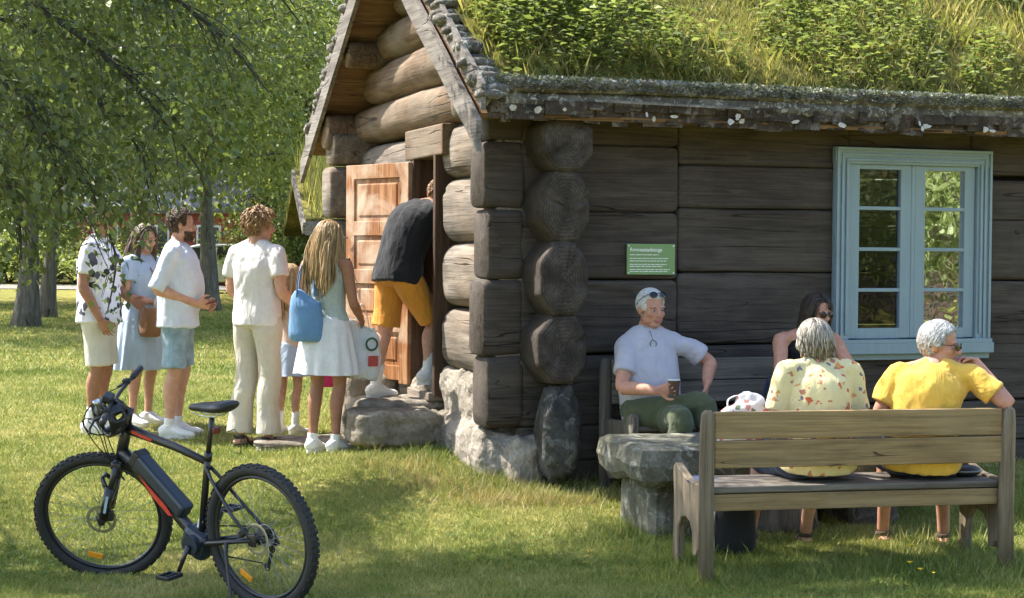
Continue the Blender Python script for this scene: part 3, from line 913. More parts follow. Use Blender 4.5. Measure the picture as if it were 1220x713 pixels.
def leaves_np(C, D, size, r, wid=.5, fold=.25, up=.35):
    """leaf quads at centres C pointing along D; four vertices each (base, side, tip, side)"""
    n = len(C)
    D = D / (np.linalg.norm(D, axis=1, keepdims=True) + 1e-9)
    S = np.cross(D, np.stack([r.normal(size=n) * up, r.normal(size=n) * up, np.ones(n)], -1))
    S /= (np.linalg.norm(S, axis=1, keepdims=True) + 1e-9)
    Nn = np.cross(S, D)
    L = (size * (.6 + .8 * r.random(n)))[:, None]
    b0 = C; tip = C + D * L - Nn * L * .12
    s1 = C + D * L * .45 + S * L * wid * .5 + Nn * L * fold * .3
    s2 = C + D * L * .45 - S * L * wid * .5 + Nn * L * fold * .3
    vs = np.stack([b0, s1, tip, s2], 1).reshape(-1, 3)
    base = np.arange(n)[:, None] * 4
    fs = base + np.array([[0, 1, 2, 3]])
    return vs, fs, np.repeat(r.random(n), 4)
def herbs(n, seed):
    r = np.random.default_rng(seed)
    C, D = [], []
    for i in range(n):
        u = -.30 + 5.3 * r.random(); s = r.random() ** .9
        v_ = EV + .10 + (RIDGE_V + .1 - EV) * s
        k = noise.noise(V((u * 1.1, v_ * 1.2, 40)))
        left = sst(1.6, .2, u) * sst(.75, .1, s)
        if k + .75 * left < .02 - .1: continue
        h = r.uniform(.08, .24) * (1 + 1.0 * left)
        z = sod_z(u, v_)
        lx, ly = r.normal() * .25, r.normal() * .25
        nl = int(h / .022)
        for j in range(nl):
            q = (j + 1) / nl
            a = j * 2.4 + r.random()
            C.append((u + lx * h * q, v_ + ly * h * q, z + h * q))
            D.append((math.cos(a), math.sin(a), .35 - .5 * r.random()))
    C = np.array(C); D = np.array(D)
    return leaves_np(C, D, .062, r, .5)
v, f, t = herbs(2700, 6)
tag(np_mesh('roof_foliage', to_world(v), f, 4, M_HERB, tone=t), 'leafy green herbs and seedlings growing in the roof sod', 'herbs', kind='stuff')
r = np.random.default_rng(61); n = 15000
u = -.42 + 5.6 * r.random(n); a = 3.6 - 3.0 * r.random(n) ** 1.4
lump = np.array([noise.noise(V((q * 4, 2, 2))) for q in u])
ok = r.random(n) < .55 + .6 * lump; u, a = u[ok], a[ok]; n = len(u)
C = np.stack([u, -.55 + .052 * np.cos(a), 2.735 + .048 * np.sin(a)], -1); D = np.stack([r.normal(size=n) * .7, np.cos(a), np.sin(a) + .2], -1)
v, f, t = leaves_np(C, D, .020, r, .9)
M_LFR = leafmat('lichen_flakes', (.10, .10, .075), (.27, .28, .25), (.50, .51, .48), .1, 3)
np_mesh('lichen', to_world(v), f, 4, M_LFR, None, tone=t); tag(bpy.data.objects['lichen'], 'pale grey lichen crusting the log along the eave', 'lichen', kind='stuff')
# ------------------------------------------------------------------ steps
def rock(name, label, c, r, seed, mat, rz=0, amp=.1, cat='stone', group=None, n=44, m=30):
    mb = MB(); boulder(mb, (0, 0, 0), r, seed, n, m, amp, 2.4, 7)
    o = mb.build(name, mat, None, True); displace(o, .012, 14, seed); o.location = c; o.rotation_euler = (0, 0, rz)
    return tag(o, label, cat, group)
p = P(463, 505, 11.75); rock('step_stone', 'large flat-topped step stone in front of the cabin door', (p.x, p.y + .12, .46), (.30, .26, .125), 5, M_STONE, .3, .07)
p = P(478, 474, 12.25); rock('step_stone', 'upper step stone under the foot of the man in orange shorts', (p.x - .02, p.y, .515), (.33, .24, .12), 8, M_STONE, .3, .08)
p = P(440, 455, 12.9); rock('step_stone', 'pale boulder against the cabin wall behind the steps', (p.x - .02, p.y, .50), (.20, .22, .26), 12, M_STONE, .3, .14)
p = P(372, 520, 12.6); rock('paving_stone', 'low flat stone lying in the grass beside the step stones', (p.x, p.y, gz(p.x, p.y) + .005), (.42, .25, .045), 15, M_STONE, .2, .08)
p = P(505, 492, 11.8); rock('step_stone', 'small broken stone wedged between the steps and the cabin foundation', (p.x + .04, p.y + .1, .42), (.13, .16, .14), 19, M_STONE, .3, .2)
# ------------------------------------------------------------------ sign
M_SIGN = simple('sign_green', (.19, .31, .12), .4, 0, .05, 6)
M_SIGNW = simple('sign_white', (.75, .80, .68), .5, 0, .03)
sg = thing('information_sign', 'small green information sign with white lettering screwed to the dark wall', 'sign', H2W @ V((.89, -.168, 1.655)), HTH)
mb = MB(); mb.box((0, 0, 0), (.35, .012, .205), ch=.003); mb.build('board', M_SIGN, sg)
fc = bpy.data.curves.new('title', 'FONT'); fc.body = 'Rønnestadstoga'; fc.size = .036; fc.extrude = .0008; fc.offset = .0008
fo = bpy.data.objects.new('title', fc); COL.objects.link(fo)
dg = bpy.context.evaluated_depsgraph_get()
tm = bpy.data.meshes.new_from_object(fo.evaluated_get(dg)); bpy.data.objects.remove(fo)
wd = max(q.co.x for q in tm.vertices)
for q in tm.vertices:
    x, y, z = q.co; q.co = (-.155 + x * .235 / wd, -.0085 - z, .052 + y)
tm.materials.clear(); tm.materials.append(M_SIGNW)
to = bpy.data.objects.new('lettering', tm); COL.objects.link(to); to.parent = sg
mb = MB(); rg = random.Random(2)
for z, w in ((.030, .21), (.006, .28), (-.011, .265), (-.034, .27), (-.047, .24), (-.068, .29), (-.081, .275)):
    x = -.155
    while x < -.155 + w:
        l = min(rg.uniform(.012, .04), -.155 + w - x)
        mb.box((x + l / 2, -.0066, z), (l, .0012, .0058)); x += l + .005
mb.build('text_lines', M_SIGNW, sg)
for x in (-.163, .163):
    for z in (-.09, .09):
        mb = MB(); mb.ell((x, -.008, z), (.007, .004, .007), 10, 6); mb.build('screw', M_SIGNW, sg, True)
# ------------------------------------------------------------------ benches
M_BENCH = wood('oiled_bench_wood', [(.30, (.12, .078, .036)), (.5, (.25, .168, .078)), (.7, (.38, .265, .125))], 'X', bmp=.35, rough=.65, worn=(.30, .23, .13), worn_amt=.4, stretch=12, crack=.6)
M_BENCH_P = wood('grey_bench_post', [(.30, (.09, .068, .044)), (.5, (.19, .15, .10)), (.7, (.30, .245, .175))], 'Z', bmp=.35, rough=.75)
M_BENCH_G = wood('grey_bench_wood', [(.30, (.075, .064, .052)), (.5, (.155, .135, .11)), (.7, (.25, .22, .185))], 'X', bmp=.35, rough=.75, stretch=12, crack=.7)
M_BENCH_GP = wood('dark_grey_bench_post', [(.30, (.065, .056, .046)), (.5, (.13, .112, .09)), (.7, (.21, .19, .155))], 'Z', bmp=.35, rough=.75)
BL = 1.66
def bench(label, loc, rz, mw, mp):
    t = thing('park_bench', label, 'bench', loc, rz, 'wooden benches at the stone table')
    for x in (0, BL):
        mb = MB()
        pts = [(x, -.015, -.05), (x, -.008, .4), (x, -.02, .80), (x, -.022, .865), (x, -.022, .885)]
        mb.tube([V(p) for p in pts], [(.044, .036), (.042, .034), (.040, .032), (.034, .027), (.018, .014)], 12, lat=V((1, 0, 0)))
        o = mb.build('back_post', mp, t, True); displace(o, .004, 9, int(x * 10))
    for z0, z1 in ((.735, .875), (.588, .728)):
        mb = MB(); k = 24
        mb.box((BL / 2, -.008, (z0 + z1) / 2), (BL - .075, .034, z1 - z0), ch=.005)
        mb.build('back_plank', mw, t)
    for y0, y1 in ((.02, .155), (.163, .30), (.308, .455)):
        mb = MB(); mb.box((BL / 2, (y0 + y1) / 2, .470), (BL - .045, y1 - y0, .034), ch=.007); mb.build('seat_plank', mp if 0 else M_BENCH_G, t)
    mb = MB(); mb.box((BL / 2, .035, .405), (BL - .05, .03, .085), ch=.004); mb.build('apron', mw, t)
    mb = MB(); mb.box((BL / 2, .40, .41), (BL - .05, .03, .08), ch=.004); mb.build('apron', mw, t)
    for x in (0, BL):
        mb = MB()
        poly = [(.015, .50), (.10, .497), (.26, .505), (.36, .535), (.44, .565), (.475, .55), (.485, .50), (.47, .40), (.475, .2), (.485, -.05), (.405, -.05),
                (.40, .16), (.385, .235), (.34, .285), (.27, .30), (.20, .285), (.155, .235), (.145, .16), (.145, .12), (.09, .12), (.07, .15), (.015, .17)]
        mb.prism(poly, (x - .022, 0, 0), V((0, 1, 0)), V((0, 0, 1)), V((1, 0, 0)), .044)
        o = mb.build('side_panel', mp, t)
        o.modifiers.new('b', 'BEVEL').width = .006
    return t
bl0 = P(841, 690, 8.5)
bench('yellow-brown wooden bench in front, seen from behind with its two women', (bl0.x, 8.5, gz(bl0.x, 8.5) - .0), math.radians(12), M_BENCH, M_BENCH_P)
bench('grey weathered bench along the dark cabin wall, facing the stone table', (2.18, 11.40, .13), math.radians(199.5), M_BENCH_G, M_BENCH_GP)
# ------------------------------------------------------------------ stone table
tb = thing('stone_table', 'thick rough stone slab table between the two wooden benches', 'table', (1.57, 9.98, .06), math.radians(15))
mb = MB(); nx_, ny_ = 46, 20
def slab_pt(u, v, top):
    e = min(u, 1 - u) * 1.95; f_ = min(v, 1 - v) * .76
    x = (u - .5) * 1.95; y = (v - .5) * .76
    x += .05 * noise.noise(V((x * 2, y * 3, 5))) * (1 if e < .2 else .3) ; y += .05 * noise.noise(V((x * 2.3, y * 3, 15))) * (1 if f_ < .1 else .3)
    d = .02 * noise.fractal(V((x * 3, y * 3, 2 if top else 7)), 1, 2, 4)
    r_ = max(0, .03 - min(e, f_)) * .7
    return (x, y, (.545 - r_ + d * .6) if top else (.335 + d * 2.0 + r_ * 1.5))
vs = []; fs = []
for top in (1, 0):
    for j in range(ny_ + 1):
        for i in range(nx_ + 1): vs.append(slab_pt(i / nx_, j / ny_, top))
n1 = (nx_ + 1) * (ny_ + 1)
for j in range(ny_):
    for i in range(nx_):
        a = j * (nx_ + 1) + i
        fs.append((a, a + 1, a + nx_ + 2, a + nx_ + 1)); fs.append((n1 + a + nx_ + 1, n1 + a + nx_ + 2, n1 + a + 1, n1 + a))
ring = [i for i in range(nx_ + 1)] + [j * (nx_ + 1) + nx_ for j in range(1, ny_ + 1)] + [ny_ * (nx_ + 1) + i for i in range(nx_ - 1, -1, -1)] + [j * (nx_ + 1) for j in range(ny_ - 1, 0, -1)]
# a middle ring makes the broken side
b_ = len(vs); mids = []
for k, a in enumerate(ring):
    p_, q_ = V(vs[a]), V(vs[n1 + a]); mpt = p_.lerp(q_, .5); c_ = V((mpt.x, mpt.y, 0)).normalized()
    mpt += V((c_.x, c_.y, 0)) * (.025 + .04 * noise.fractal(V((mpt.x * 5, mpt.y * 5, 1)), 1, 2, 3)); mids.append(len(vs)); vs.append(tuple(mpt))
for k in range(len(ring)):
    a, b2 = ring[k], ring[(k + 1) % len(ring)]; ma, mb_ = mids[k], mids[(k + 1) % len(ring)]
    fs.append((a, ma, mb_, b2)); fs.append((ma, n1 + a, n1 + b2, mb_))
mb.add(vs, fs); mb.build('slab', M_TABLE, tb, False)
for x, y, sx, sy in ((-.74, .0, .15, .28), (.55, .02, .17, .26)):
    mb = MB(); boulder(mb, (x, y, .19), (sx, sy, .26), x * 7, 26, 18, .07, 2.2, 6); mb.build('support_stone', M_STONE_D if x > -.4 else M_TABLE, tb, False)
M_TRUNK = wood('grey_tree_bark', [(.30, (.035, .030, .024)), (.5, (.10, .088, .070)), (.7, (.21, .19, .155))], 'Z', bmp=.9, stretch=5, big=2)
mb = MB(); mb.tube([V((-.02, -.12, -.06)), V((-.02, -.12, .1)), V((-.02, -.12, .38))], [.26, .225, .21], 20)
o = mb.build('stump_support', M_TRUNK, tb, True); displace(o, .02, 9, 3)
# ------------------------------------------------------------------ cloth and small things
def cloth_bump(nt, b, v, f, w, k):
    # soft wrinkles (ridged, slanting) and a fine weave
    v2 = texco(nt, (1.0, 1.0, .55), rot=(.3, .25, .2)); q = nz(nt, v2, 7.5, 3, .5, 1.4)
    rd = mth(nt, 'SUBTRACT', 1.0, mth(nt, 'MULTIPLY', mth(nt, 'ABSOLUTE', mth(nt, 'SUBTRACT', q, .5)), 5.0))
    h = mth(nt, 'ADD', mth(nt, 'MULTIPLY', rd, .8), mth(nt, 'ADD', mth(nt, 'MULTIPLY', f, .8), mth(nt, 'MULTIPLY', w, .12)))
    bump(nt, b, h, min(1, k * 1.3), .011)
def cloth(name, col, rough=.85, var=.06, scale=12, weave=220, bmp=.15, trans=0):
    M, nt, b = mat_new(name)
    v = texco(nt); f = nz(nt, v, scale, 4, .6); w = nz(nt, v, weave, 2)
    r = ramp(nt, [(.3, tuple(q * (1 - var) for q in col)), (.7, tuple(min(1, q * (1 + var)) for q in col))], f)
    nt.links.new(r.outputs[0], b.inputs['Base Color']); b.inputs['Roughness'].default_value = rough
    b.inputs['Specular IOR Level'].default_value = .2
    b.inputs['Sheen Weight'].default_value = .15
    cloth_bump(nt, b, v, f, w, bmp)
    return M
def spotted(name, base, spots, scale=14, thr=.33, weave=200):
    """printed cloth: scattered coloured blooms"""
    M, nt, b = mat_new(name)
    v = texco(nt)
    nd = nt.nodes.new('ShaderNodeTexNoise'); nd.inputs['Scale'].default_value = scale * 1.6
    nt.links.new(v, nd.inputs['Vector'])
    va = nt.nodes.new('ShaderNodeVectorMath'); va.operation = 'MULTIPLY_ADD'
    va.inputs[1].default_value = (.05, .05, .05)
    nt.links.new(nd.outputs['Color'], va.inputs[0]); nt.links.new(v, va.inputs[2])
    vo = nt.nodes.new('ShaderNodeTexVoronoi'); vo.inputs['Scale'].default_value = scale; nt.links.new(va.outputs[0], vo.inputs['Vector'])
    k = ramp(nt, [(thr - .04, (1, 1, 1)), (thr, (0, 0, 0))], vo.outputs['Distance'])
    sep = nt.nodes.new('ShaderNodeSeparateColor'); nt.links.new(vo.outputs['Color'], sep.inputs[0])
    on = ramp(nt, [(.45, (0, 0, 0)), (.46, (1, 1, 1))], sep.outputs[1])
    pal = ramp(nt, [(i / len(spots), c) for i, c in enumerate(spots)], sep.outputs[0], 'CONSTANT')
    f = nz(nt, v, 10, 4)
    br = ramp(nt, [(.3, tuple(q * .93 for q in base)), (.7, tuple(q * 1.05 for q in base))], f)
    c = mixc(nt, br.outputs[0], pal.outputs[0], mth(nt, 'MULTIPLY', k.outputs[0], on.outputs[0]))
    nt.links.new(c, b.inputs['Base Color']); b.inputs['Roughness'].default_value = .85; b.inputs['Specular IOR Level'].default_value = .2
    w = nz(nt, v, weave, 2); cloth_bump(nt, b, v, f, w, .35)
    return M
M_BLACK = simple('black_plastic', (.018, .018, .02), .45, 0, .1)
M_BLACKM = simple('black_matt_paint', (.016, .017, .02), .32, 0, .1, 20, 0, .6)
M_RUBBER = simple('tyre_rubber', (.022, .022, .022), .75, 0, .2, 60, .2)
M_GREYP = simple('grey_plastic', (.22, .22, .23), .5)
M_STEEL = simple('bare_steel', (.5, .5, .5), .3, .9)
M_AMBER = simple('amber_reflector', (.75, .30, .02), .25)
M_REDD = simple('red_paint', (.55, .05, .03), .35)
M_BATT = simple('blue_black_plastic', (.020, .030, .045), .38, 0, .1)
M_WHITEP = simple('white_plastic', (.75, .75, .75), .4)
bp = V((1.22, 9.12, gz(1.22, 9.12)))
t = thing('backpack', 'black backpack with pale piping standing under the front bench', 'bag', bp, .2)
M_BAG = cloth('black_nylon', (.02, .021, .024), .7)
mb = MB(); spl(mb, [(0, 0, 0), (0, 0, .03), (0, 0, .16), (0, .01, .28), (0, .02, .33), (0, .02, .345)], [(.05, .04), (.12, .085), (.125, .09), (.11, .075), (.06, .04), (.01, .01)], V((1, 0, 0)), 16)
o = mb.build('bag_body', M_BAG, t, True); displace(o, .012, 9, 3)
mb = MB(); mb.tube([V((-.122, -.03, .03)), V((-.132, -.03, .15)), V((-.112, -.02, .28)), V((-.06, -.01, .34))], .006, 6); mb.build('piping', M_WHITEP, t, True)
mb = MB(); mb.tube([V((-.03, 0, .33)), V((-.03, 0, .39)), V((.03, 0, .39)), V((.03, 0, .33))], .008, 6); mb.build('strap', M_BAG, t, True)
# flowery handbag on the table
M_FLORAL_BAG = spotted('white_flowered_cloth', (.72, .70, .68), [(.55, .10, .08), (.35, .12, .10), (.16, .20, .12), (.6, .3, .25)], 22, .42)
hb = P(888, 494, 9.15)
t = thing('handbag', 'white cloth bag with red flowers beside the woman in the flowered blouse', 'bag', (hb.x, hb.y + .12, .60), .1)
mb = MB()
spl(mb, [(0, 0, 0), (0, 0, .02), (0, 0, .12), (.01, 0, .22), (.01, .0, .28), (.0, 0, .32)], [(.06, .04), (.12, .08), (.14, .09), (.125, .08), (.095, .05), (.03, .015)], V((1, 0, 0)), 30, 6)
o = mb.build('bag_body', M_FLORAL_BAG, t, True); displace(o, .03, 11, 8)
mb = MB(); spl(mb, [(-.07, 0, .20), (-.08, .01, .285), (-.02, .0, .315), (.05, .0, .29), (.07, 0, .20)], [(.012, .004)] * 5, V((0, 1, 0)), 8, 5); mb.build('strap', M_FLORAL_BAG, t, True)
# folded newspaper on the left end, spectacle case on the right end of the bench
bz = gz(bl0.x, 8.5) + .487
M_PAPER = simple('printed_paper', (.40, .42, .48), .8, 0, .5, 70); M_PAPERD = simple('blue_printed_paper', (.06, .08, .16), .7, 0, .4, 60)
def bpos(x, y, z=0): 
    c, s_ = math.cos(math.radians(12)), math.sin(math.radians(12))
    return V((bl0.x + x * c - y * s_, 8.5 + x * s_ + y * c, bz + z))
t = thing('newspaper', 'folded blue and white newspaper on the left end of the front bench', 'newspaper', bpos(.10, .26, .006), -.3)
for k in range(6):
    mb = MB(); rot = Matrix.Rotation(.10 + k * .11, 3, 'Y')
    mb.box(V((-.09, 0, 0)) + rot @ V((.09, 0, .004)), (.19, .24, .003), rot); mb.build('sheet', M_PAPERD if k in (0, 5) else M_PAPER, t)
t = thing('spectacle_case', 'black case with a pale rim on the right end of the front bench', 'case', bpos(BL - .12, .2), .3)
mb = MB(); mb.ell((0, 0, .03), (.085, .05, .034), 16, 8); mb.build('shell', M_BLACK, t, True)
mb = MB(); mb.torus((0, 0, .03), .06, .005, 20, 6, Matrix.Rotation(math.pi / 2, 4, 'X').to_3x3() @ Matrix.Diagonal((1.4, 1, .84))); mb.build('rim', M_GREYP, t, True)
# yellow flowers in the lawn
M_YEL = simple('yellow_petals', (.85, .55, .01), .6); M_STEMG = simple('green_stem', (.06, .14, .02), .6)
for px, py, d, sz in ((1085, 671, 8.62, .014), (1097, 679, 8.5, .013), (1085, 650, 8.75, .012), (1113, 683, 8.4, .007), (1080, 644, 8.85, .011)):
    q = P(px, py, d); g0 = gz(q.x, q.y)
    t = thing('yellow_flower', 'small yellow flower in the grass below the woman in yellow', 'flower', (q.x, q.y, g0), RNG.random() * 6, 'yellow flowers in the grass behind the front bench')
    h = max(.03, q.z - g0)
    mb = MB(); mb.tube([V((0, 0, 0)), V((.004, 0, h))], .002, 5); mb.build('stem', M_STEMG, t)
    mb = MB()
    for k in range(9):
        a = k * .698
        dr = V((math.cos(a), math.sin(a), .45)); sd = V((-math.sin(a), math.cos(a), 0))
        c0 = V((.004, 0, h)); mb.add([c0 - sd * sz * .15, c0 + dr * sz - sd * sz * .35, c0 + dr * sz * 1.25, c0 + dr * sz + sd * sz * .35, c0 + sd * sz * .15], [(0, 1, 2, 3, 4)])
    mb.ell((.004, 0, h + .002), (sz * .5, sz * .5, sz * .35), 8, 5)
    mb.build('petals', M_YEL, t)
# ------------------------------------------------------------------ electric bicycle, x forward, y left, z up
b_rear = V((-1.205, 8.30, 0)); b_rear.z = gz(b_rear.x, b_rear.y) - .01
BK = thing('electric_bicycle', 'black electric mountain bicycle with red trim leaning on its stand on the grass', 'bicycle', b_rear)
BK.rotation_mode = 'XYZ'
BK.matrix_world = Matrix.Translation(b_rear) @ Matrix.Rotation(math.radians(144), 4, 'Z') @ Matrix.Rotation(math.radians(-7), 4, 'X')
WR = .371
def wheel(cx, M, front):
    """M places the wheel (built upright at its own centre)"""
    w = bpy.data.objects.new('wheel', None); 
    mb = MB(); mb.torus((0, 0, 0), WR - .029, .029, 72, 12, None, .028)
    for k in range(76):
        a = 2 * math.pi * k / 76
        for yy in ((-.014, .014) if k % 2 else (-.022, 0, .022)):
            rr = WR - .029 + math.sqrt(max(0, .030 ** 2 - yy ** 2)) * 1.0
            R3 = Matrix.Rotation(-a, 3, 'Y')
            mb.box(R3 @ V((rr, yy, 0)), (.005, .011, .017), R3)
    mb.xform(M); wo = mb.build('wheel', M_RUBBER, BK, True)
    mb = MB(); mb.torus((0, 0, 0), WR - .064, .011, 60, 8, None, .013); mb.xform(M); mb.build('rim', M_BLACKM, wo, True)
    mb = MB()
    for k in range(32):
        a = 2 * math.pi * k / 32; s = 1 if k % 2 else -1
        a2 = a + (.55 if (k // 2) % 2 else -.55)
        p0 = V((.028 * math.cos(a2), s * .026, .028 * math.sin(a2))); p1 = V(((WR - .07) * math.cos(a), 0, (WR - .07) * math.sin(a)))
        mb.tube([p0, p1], .0014, 4, False)
    mb.xform(M); mb.build('spokes', M_STEEL if 0 else M_GREYP, wo)
    mb = MB(); mb.tube([V((0, -.055, 0)), V((0, -.03, 0)), V((0, -.028, 0)), V((0, .028, 0)), V((0, .03, 0)), V((0, .055, 0))], [.012, .014, .032, .032, .014, .012], 14); mb.xform(M); mb.build('hub', M_BLACK, wo, True)
    mb = MB(); R = .08
    mb.torus((0, .034, 0), R - .008, .009, 36, 4, None, .001)
    for k in range(5):
        a = k * 1.2566; mb.box(V((math.cos(a) * .045, .034, math.sin(a) * .045)), (.06, .0016, .01), Matrix.Rotation(-a - .4, 3, 'Y'))
    mb.xform(M); mb.build('brake_disc', M_STEEL, wo)
    mb = MB(); a = math.radians(-112 if front else -60)
    if front: a = math.radians(-68)
    mb.box(V((math.cos(a) * .235, .010, math.sin(a) * .235)), (.032, .012, .085), Matrix.Rotation(-a, 3, 'Y'), .008); mb.xform(M); mb.build('reflector', M_AMBER, wo)
    return wo
wheel(0, Matrix.Translation((0, 0, WR)), False)
# steering
HT0, HT1 = V((.985, 0, .70)), V((.912, 0, .885))
axis = (HT1 - HT0).normalized()
STM = Matrix.Translation(HT0) @ Matrix.Rotation(math.radians(34), 4, axis) @ Matrix.Translation(-HT0)
wheel(1, STM @ Matrix.Translation((1.155, 0, WR)), True)
# frame
def part(name, mb, mat, parent=BK, smooth=True): return mb.build(name, mat, parent, smooth)
mb = MB()
BB = V((.44, 0, .31))
mb.tube([V((.972, 0, .735)), V((.83, 0, .625)), V((.50, 0, .355)), BB], [(.03, .038), (.026, .034), (.026, .036), (.03, .04)], 12, lat=V((0, 1, 0)))
mb.tube([V((.925, 0, .862)), V((.80, 0, .835)), V((.55, 0, .785)), V((.335, 0, .725))], [(.026, .032), (.022, .026), (.019, .022), (.017, .018)], 12, lat=V((0, 1, 0)))
mb.tube([V((.425, 0, .33)), V((.35, 0, .66)), V((.325, 0, .765))], [.020, .018, .018], 12)
mb.tube([HT0, HT1], [.030, .030], 14)
for s in (1, -1):
    mb.tube([V((.33, s * .012, .70)), V((.29, s * .03, .65)), V((.13, s * .058, .48)), V((0, s * .066, WR))], [.010, .0095, .009, .009], 8)
    mb.tube([V((.41, s * .03, .30)), V((.34, s * .042, .315)), V((0, s * .066, WR))], [.016, .014, .010], 8)
    mb.box((0, s * .066, WR), (.05, .01, .06), ch=.003)
mb.tube([V((.265, -.04, .625)), V((.265, .04, .625))], .008, 8)
part('frame', mb, M_BLACKM)
# battery on the down tube
dv = (V((.50, 0, .355)) - V((.93, 0, .70))).normalized(); up_ = V((0, 1, 0)).cross(dv); 
if up_.z < 0: up_ = -up_
mid = V((.725, 0, .535)) + up_ * .058
RB3 = Matrix((dv, V((0, 1, 0)), up_)).transposed()
mb = MB(); mb.box(mid, (.43, .085, .085), RB3, .018); part('battery', mb, M_BATT, BK, False)
mb = MB(); mb.box(mid - dv * .20 + up_ * .0, (.05, .088, .09), RB3, .01); part('battery_cap', mb, M_BLACK, BK, False)
for s in (1, -1):
    mb = MB()
    o_ = V((.725, s * .0335, .535)) - up_ * .002
    mb.prism([(-.13, .012), (.10, .016), (.17, .004), (.15, -.014), (.02, -.014)], o_, dv, up_, V((0, s, 0)), .004); part('red_trim', mb, M_REDD, BK, False); mb = MB()
    p_ = V((.86, s * .0235, .850)); tv = (V((.55, 0, .775)) - V((.80, 0, .835))).normalized(); tu = V((0, 1, 0)).cross(tv); tu = tu if tu.z > 0 else -tu
    mb.prism([(0, .01), (.16, .008), (.15, -.006), (.01, -.008)], p_, tv, tu, V((0, s, 0)), .003); part('red_trim', mb, M_REDD, BK, False)

mb = MB(); mb.box((.455, 0, .30), (.17, .10, .15), Matrix.Rotation(math.radians(-25), 3, 'Y'), .035); mb.tube([V((.44, -.075, .30)), V((.44, .075, .30))], .05, 20); part('motor', mb, M_BATT, BK, False)
mb = MB(); mb.box((.415, 0, .40), (.03, .03, .05), Matrix.Rotation(-.45, 3, 'Y')); part('label', mb, M_WHITEP, BK, False)
# cranks, pedals, chain
for s, ang in ((1, -62), (-1, 118)):
    a = math.radians(ang); d_ = V((math.cos(a), 0, math.sin(a)))
    c0 = V((.44, s * .085, .30)); c1 = c0 + d_ * .165 + V((0, s * .012, 0))
    mb = MB(); mb.tube([c0, c1], [(.009, .016), (.008, .012)], 8, lat=V((0, 1, 0))); cr_ = part('crank', mb, M_BLACKM)
    mb = MB(); pc = c1 + V((0, s * .06, 0))
    for dx in (-.042, .042): mb.box(pc + V((dx, 0, 0)), (.014, .10, .02), ch=.003)
    for dy in (-.045, .045): mb.box(pc + V((0, dy, 0)), (.09, .012, .02), ch=.003)
    mb.tube([c1, c1 + V((0, s * .11, 0))], .009, 8); part('pedal', mb, M_BLACK, cr_, False)
mb = MB(); mb.torus((.44, -.055, .30), .072, .006, 36, 6, None, .003)
for k in range(4): mb.box(V((.44, -.055, .30)), (.13, .003, .014), Matrix.Rotation(k * .785, 3, 'Y'))
part('chainring', mb, M_BLACK)
mb = MB()
for k in range(7): mb.torus((0, -.030 - k * .004, WR), .045 - k * .004 + .012, .004, 24, 4, None, .0012)
part('cassette', mb, M_STEEL)
mb = MB(); mb.tube([V((.44, -.055, .372)), V((0, -.045, WR + .045))], (.004, .004), 6, False); mb.tube([V((.44, -.055, .228)), V((.06, -.05, .22)), V((.03, -.05, .20))], [.004] * 3, 6, False); part('chain', mb, M_RUBBER)
mb = MB(); mb.box((-.005, -.085, WR - .035), (.04, .02, .06), Matrix.Rotation(.4, 3, 'Y'), .006); mb.box((.02, -.072, WR - .12), (.02, .008, .13), Matrix.Rotation(-.35, 3, 'Y'), .004)
for zc, xc in ((WR - .075, -.0), (WR - .175, .045)): mb.torus((xc, -.068, zc), .018, .004, 14, 6)
part('derailleur', mb, M_BLACK)
mb = MB(); mb.box((.06, .062, WR + .035), (.05, .03, .035), Matrix.Rotation(.6, 3, 'Y'), .006); part('brake_caliper', mb, M_BLACK, BK, False)
mb = MB(); mb.tube([V((.17, .075, .345)), V((.165, .09, .30)), V((.07, .17, .028)), V((.055, .182, .006))], [.012, .010, .008, .009], 8); part('kickstand', mb, M_BLACK)
# seat
mb = MB(); mb.tube([V((.328, 0, .75)), V((.300, 0, .86)), V((.272, 0, .96))], [.0135, .0135, .0135], 10); mb.tube([V((.331, 0, .735)), V((.322, 0, .775))], .022, 12); part('seat_post', mb, M_BLACKM)
mb = MB()
spl(mb, [(.34, 0, 1.000), (.32, 0, 1.003), (.24, 0, 1.007), (.16, 0, 1.010), (.09, 0, 1.020), (.055, 0, 1.025), (.045, 0, 1.023)], [(.012, .010), (.022, .018), (.034, .024), (.055, .028), (.075, .030), (.07, .024), (.03, .012)], V((0, 1, 0)), 18, 4)
mb.xform(Matrix.Translation((.085, 0, 0)))
sd = remeshed(mb, 'saddle', [M_BLACK], .006, 3, BK)
mb = MB(); spl(mb, [(.26, 0, 1.029), (.17, 0, 1.037), (.10, 0, 1.047)], [(.006, .003), (.012, .003), (.010, .003)], V((0, 1, 0)), 8, 3); mb.xform(Matrix.Translation((.085, 0, 0))); part('saddle_stripe', mb, simple('maroon_vinyl', (.07, .012, .014), .5), sd)
mb = MB()
for s in (1, -1): mb.tube([V((.30, s * .018, 0.980)), V((.25, s * .022, 0.967)), V((.14, s * .024, 0.967)), V((.08, s * .03, 0.995))], .0035, 6)
mb.xform(Matrix.Translation((.085, 0, 0))); part('saddle_rail', mb, M_STEEL)
mb = MB(); mb.box((.165, 0, 0.895), (.025, .045, .035), None, .008); mb.xform(Matrix.Translation((.085, 0, 0))); part('tail_light', mb, simple('dark_red_lens', (.12, .01, .01), .3), BK, False)
mb = MB(); mb.tube([V((.16, .01, 0.895)), V((.10, .02, 0.915)), V((.05, .03, 0.875)), V((.06, .03, 0.795)), V((.12, .02, 0.795))], .0025, 5); part('cable', mb, M_BLACK)
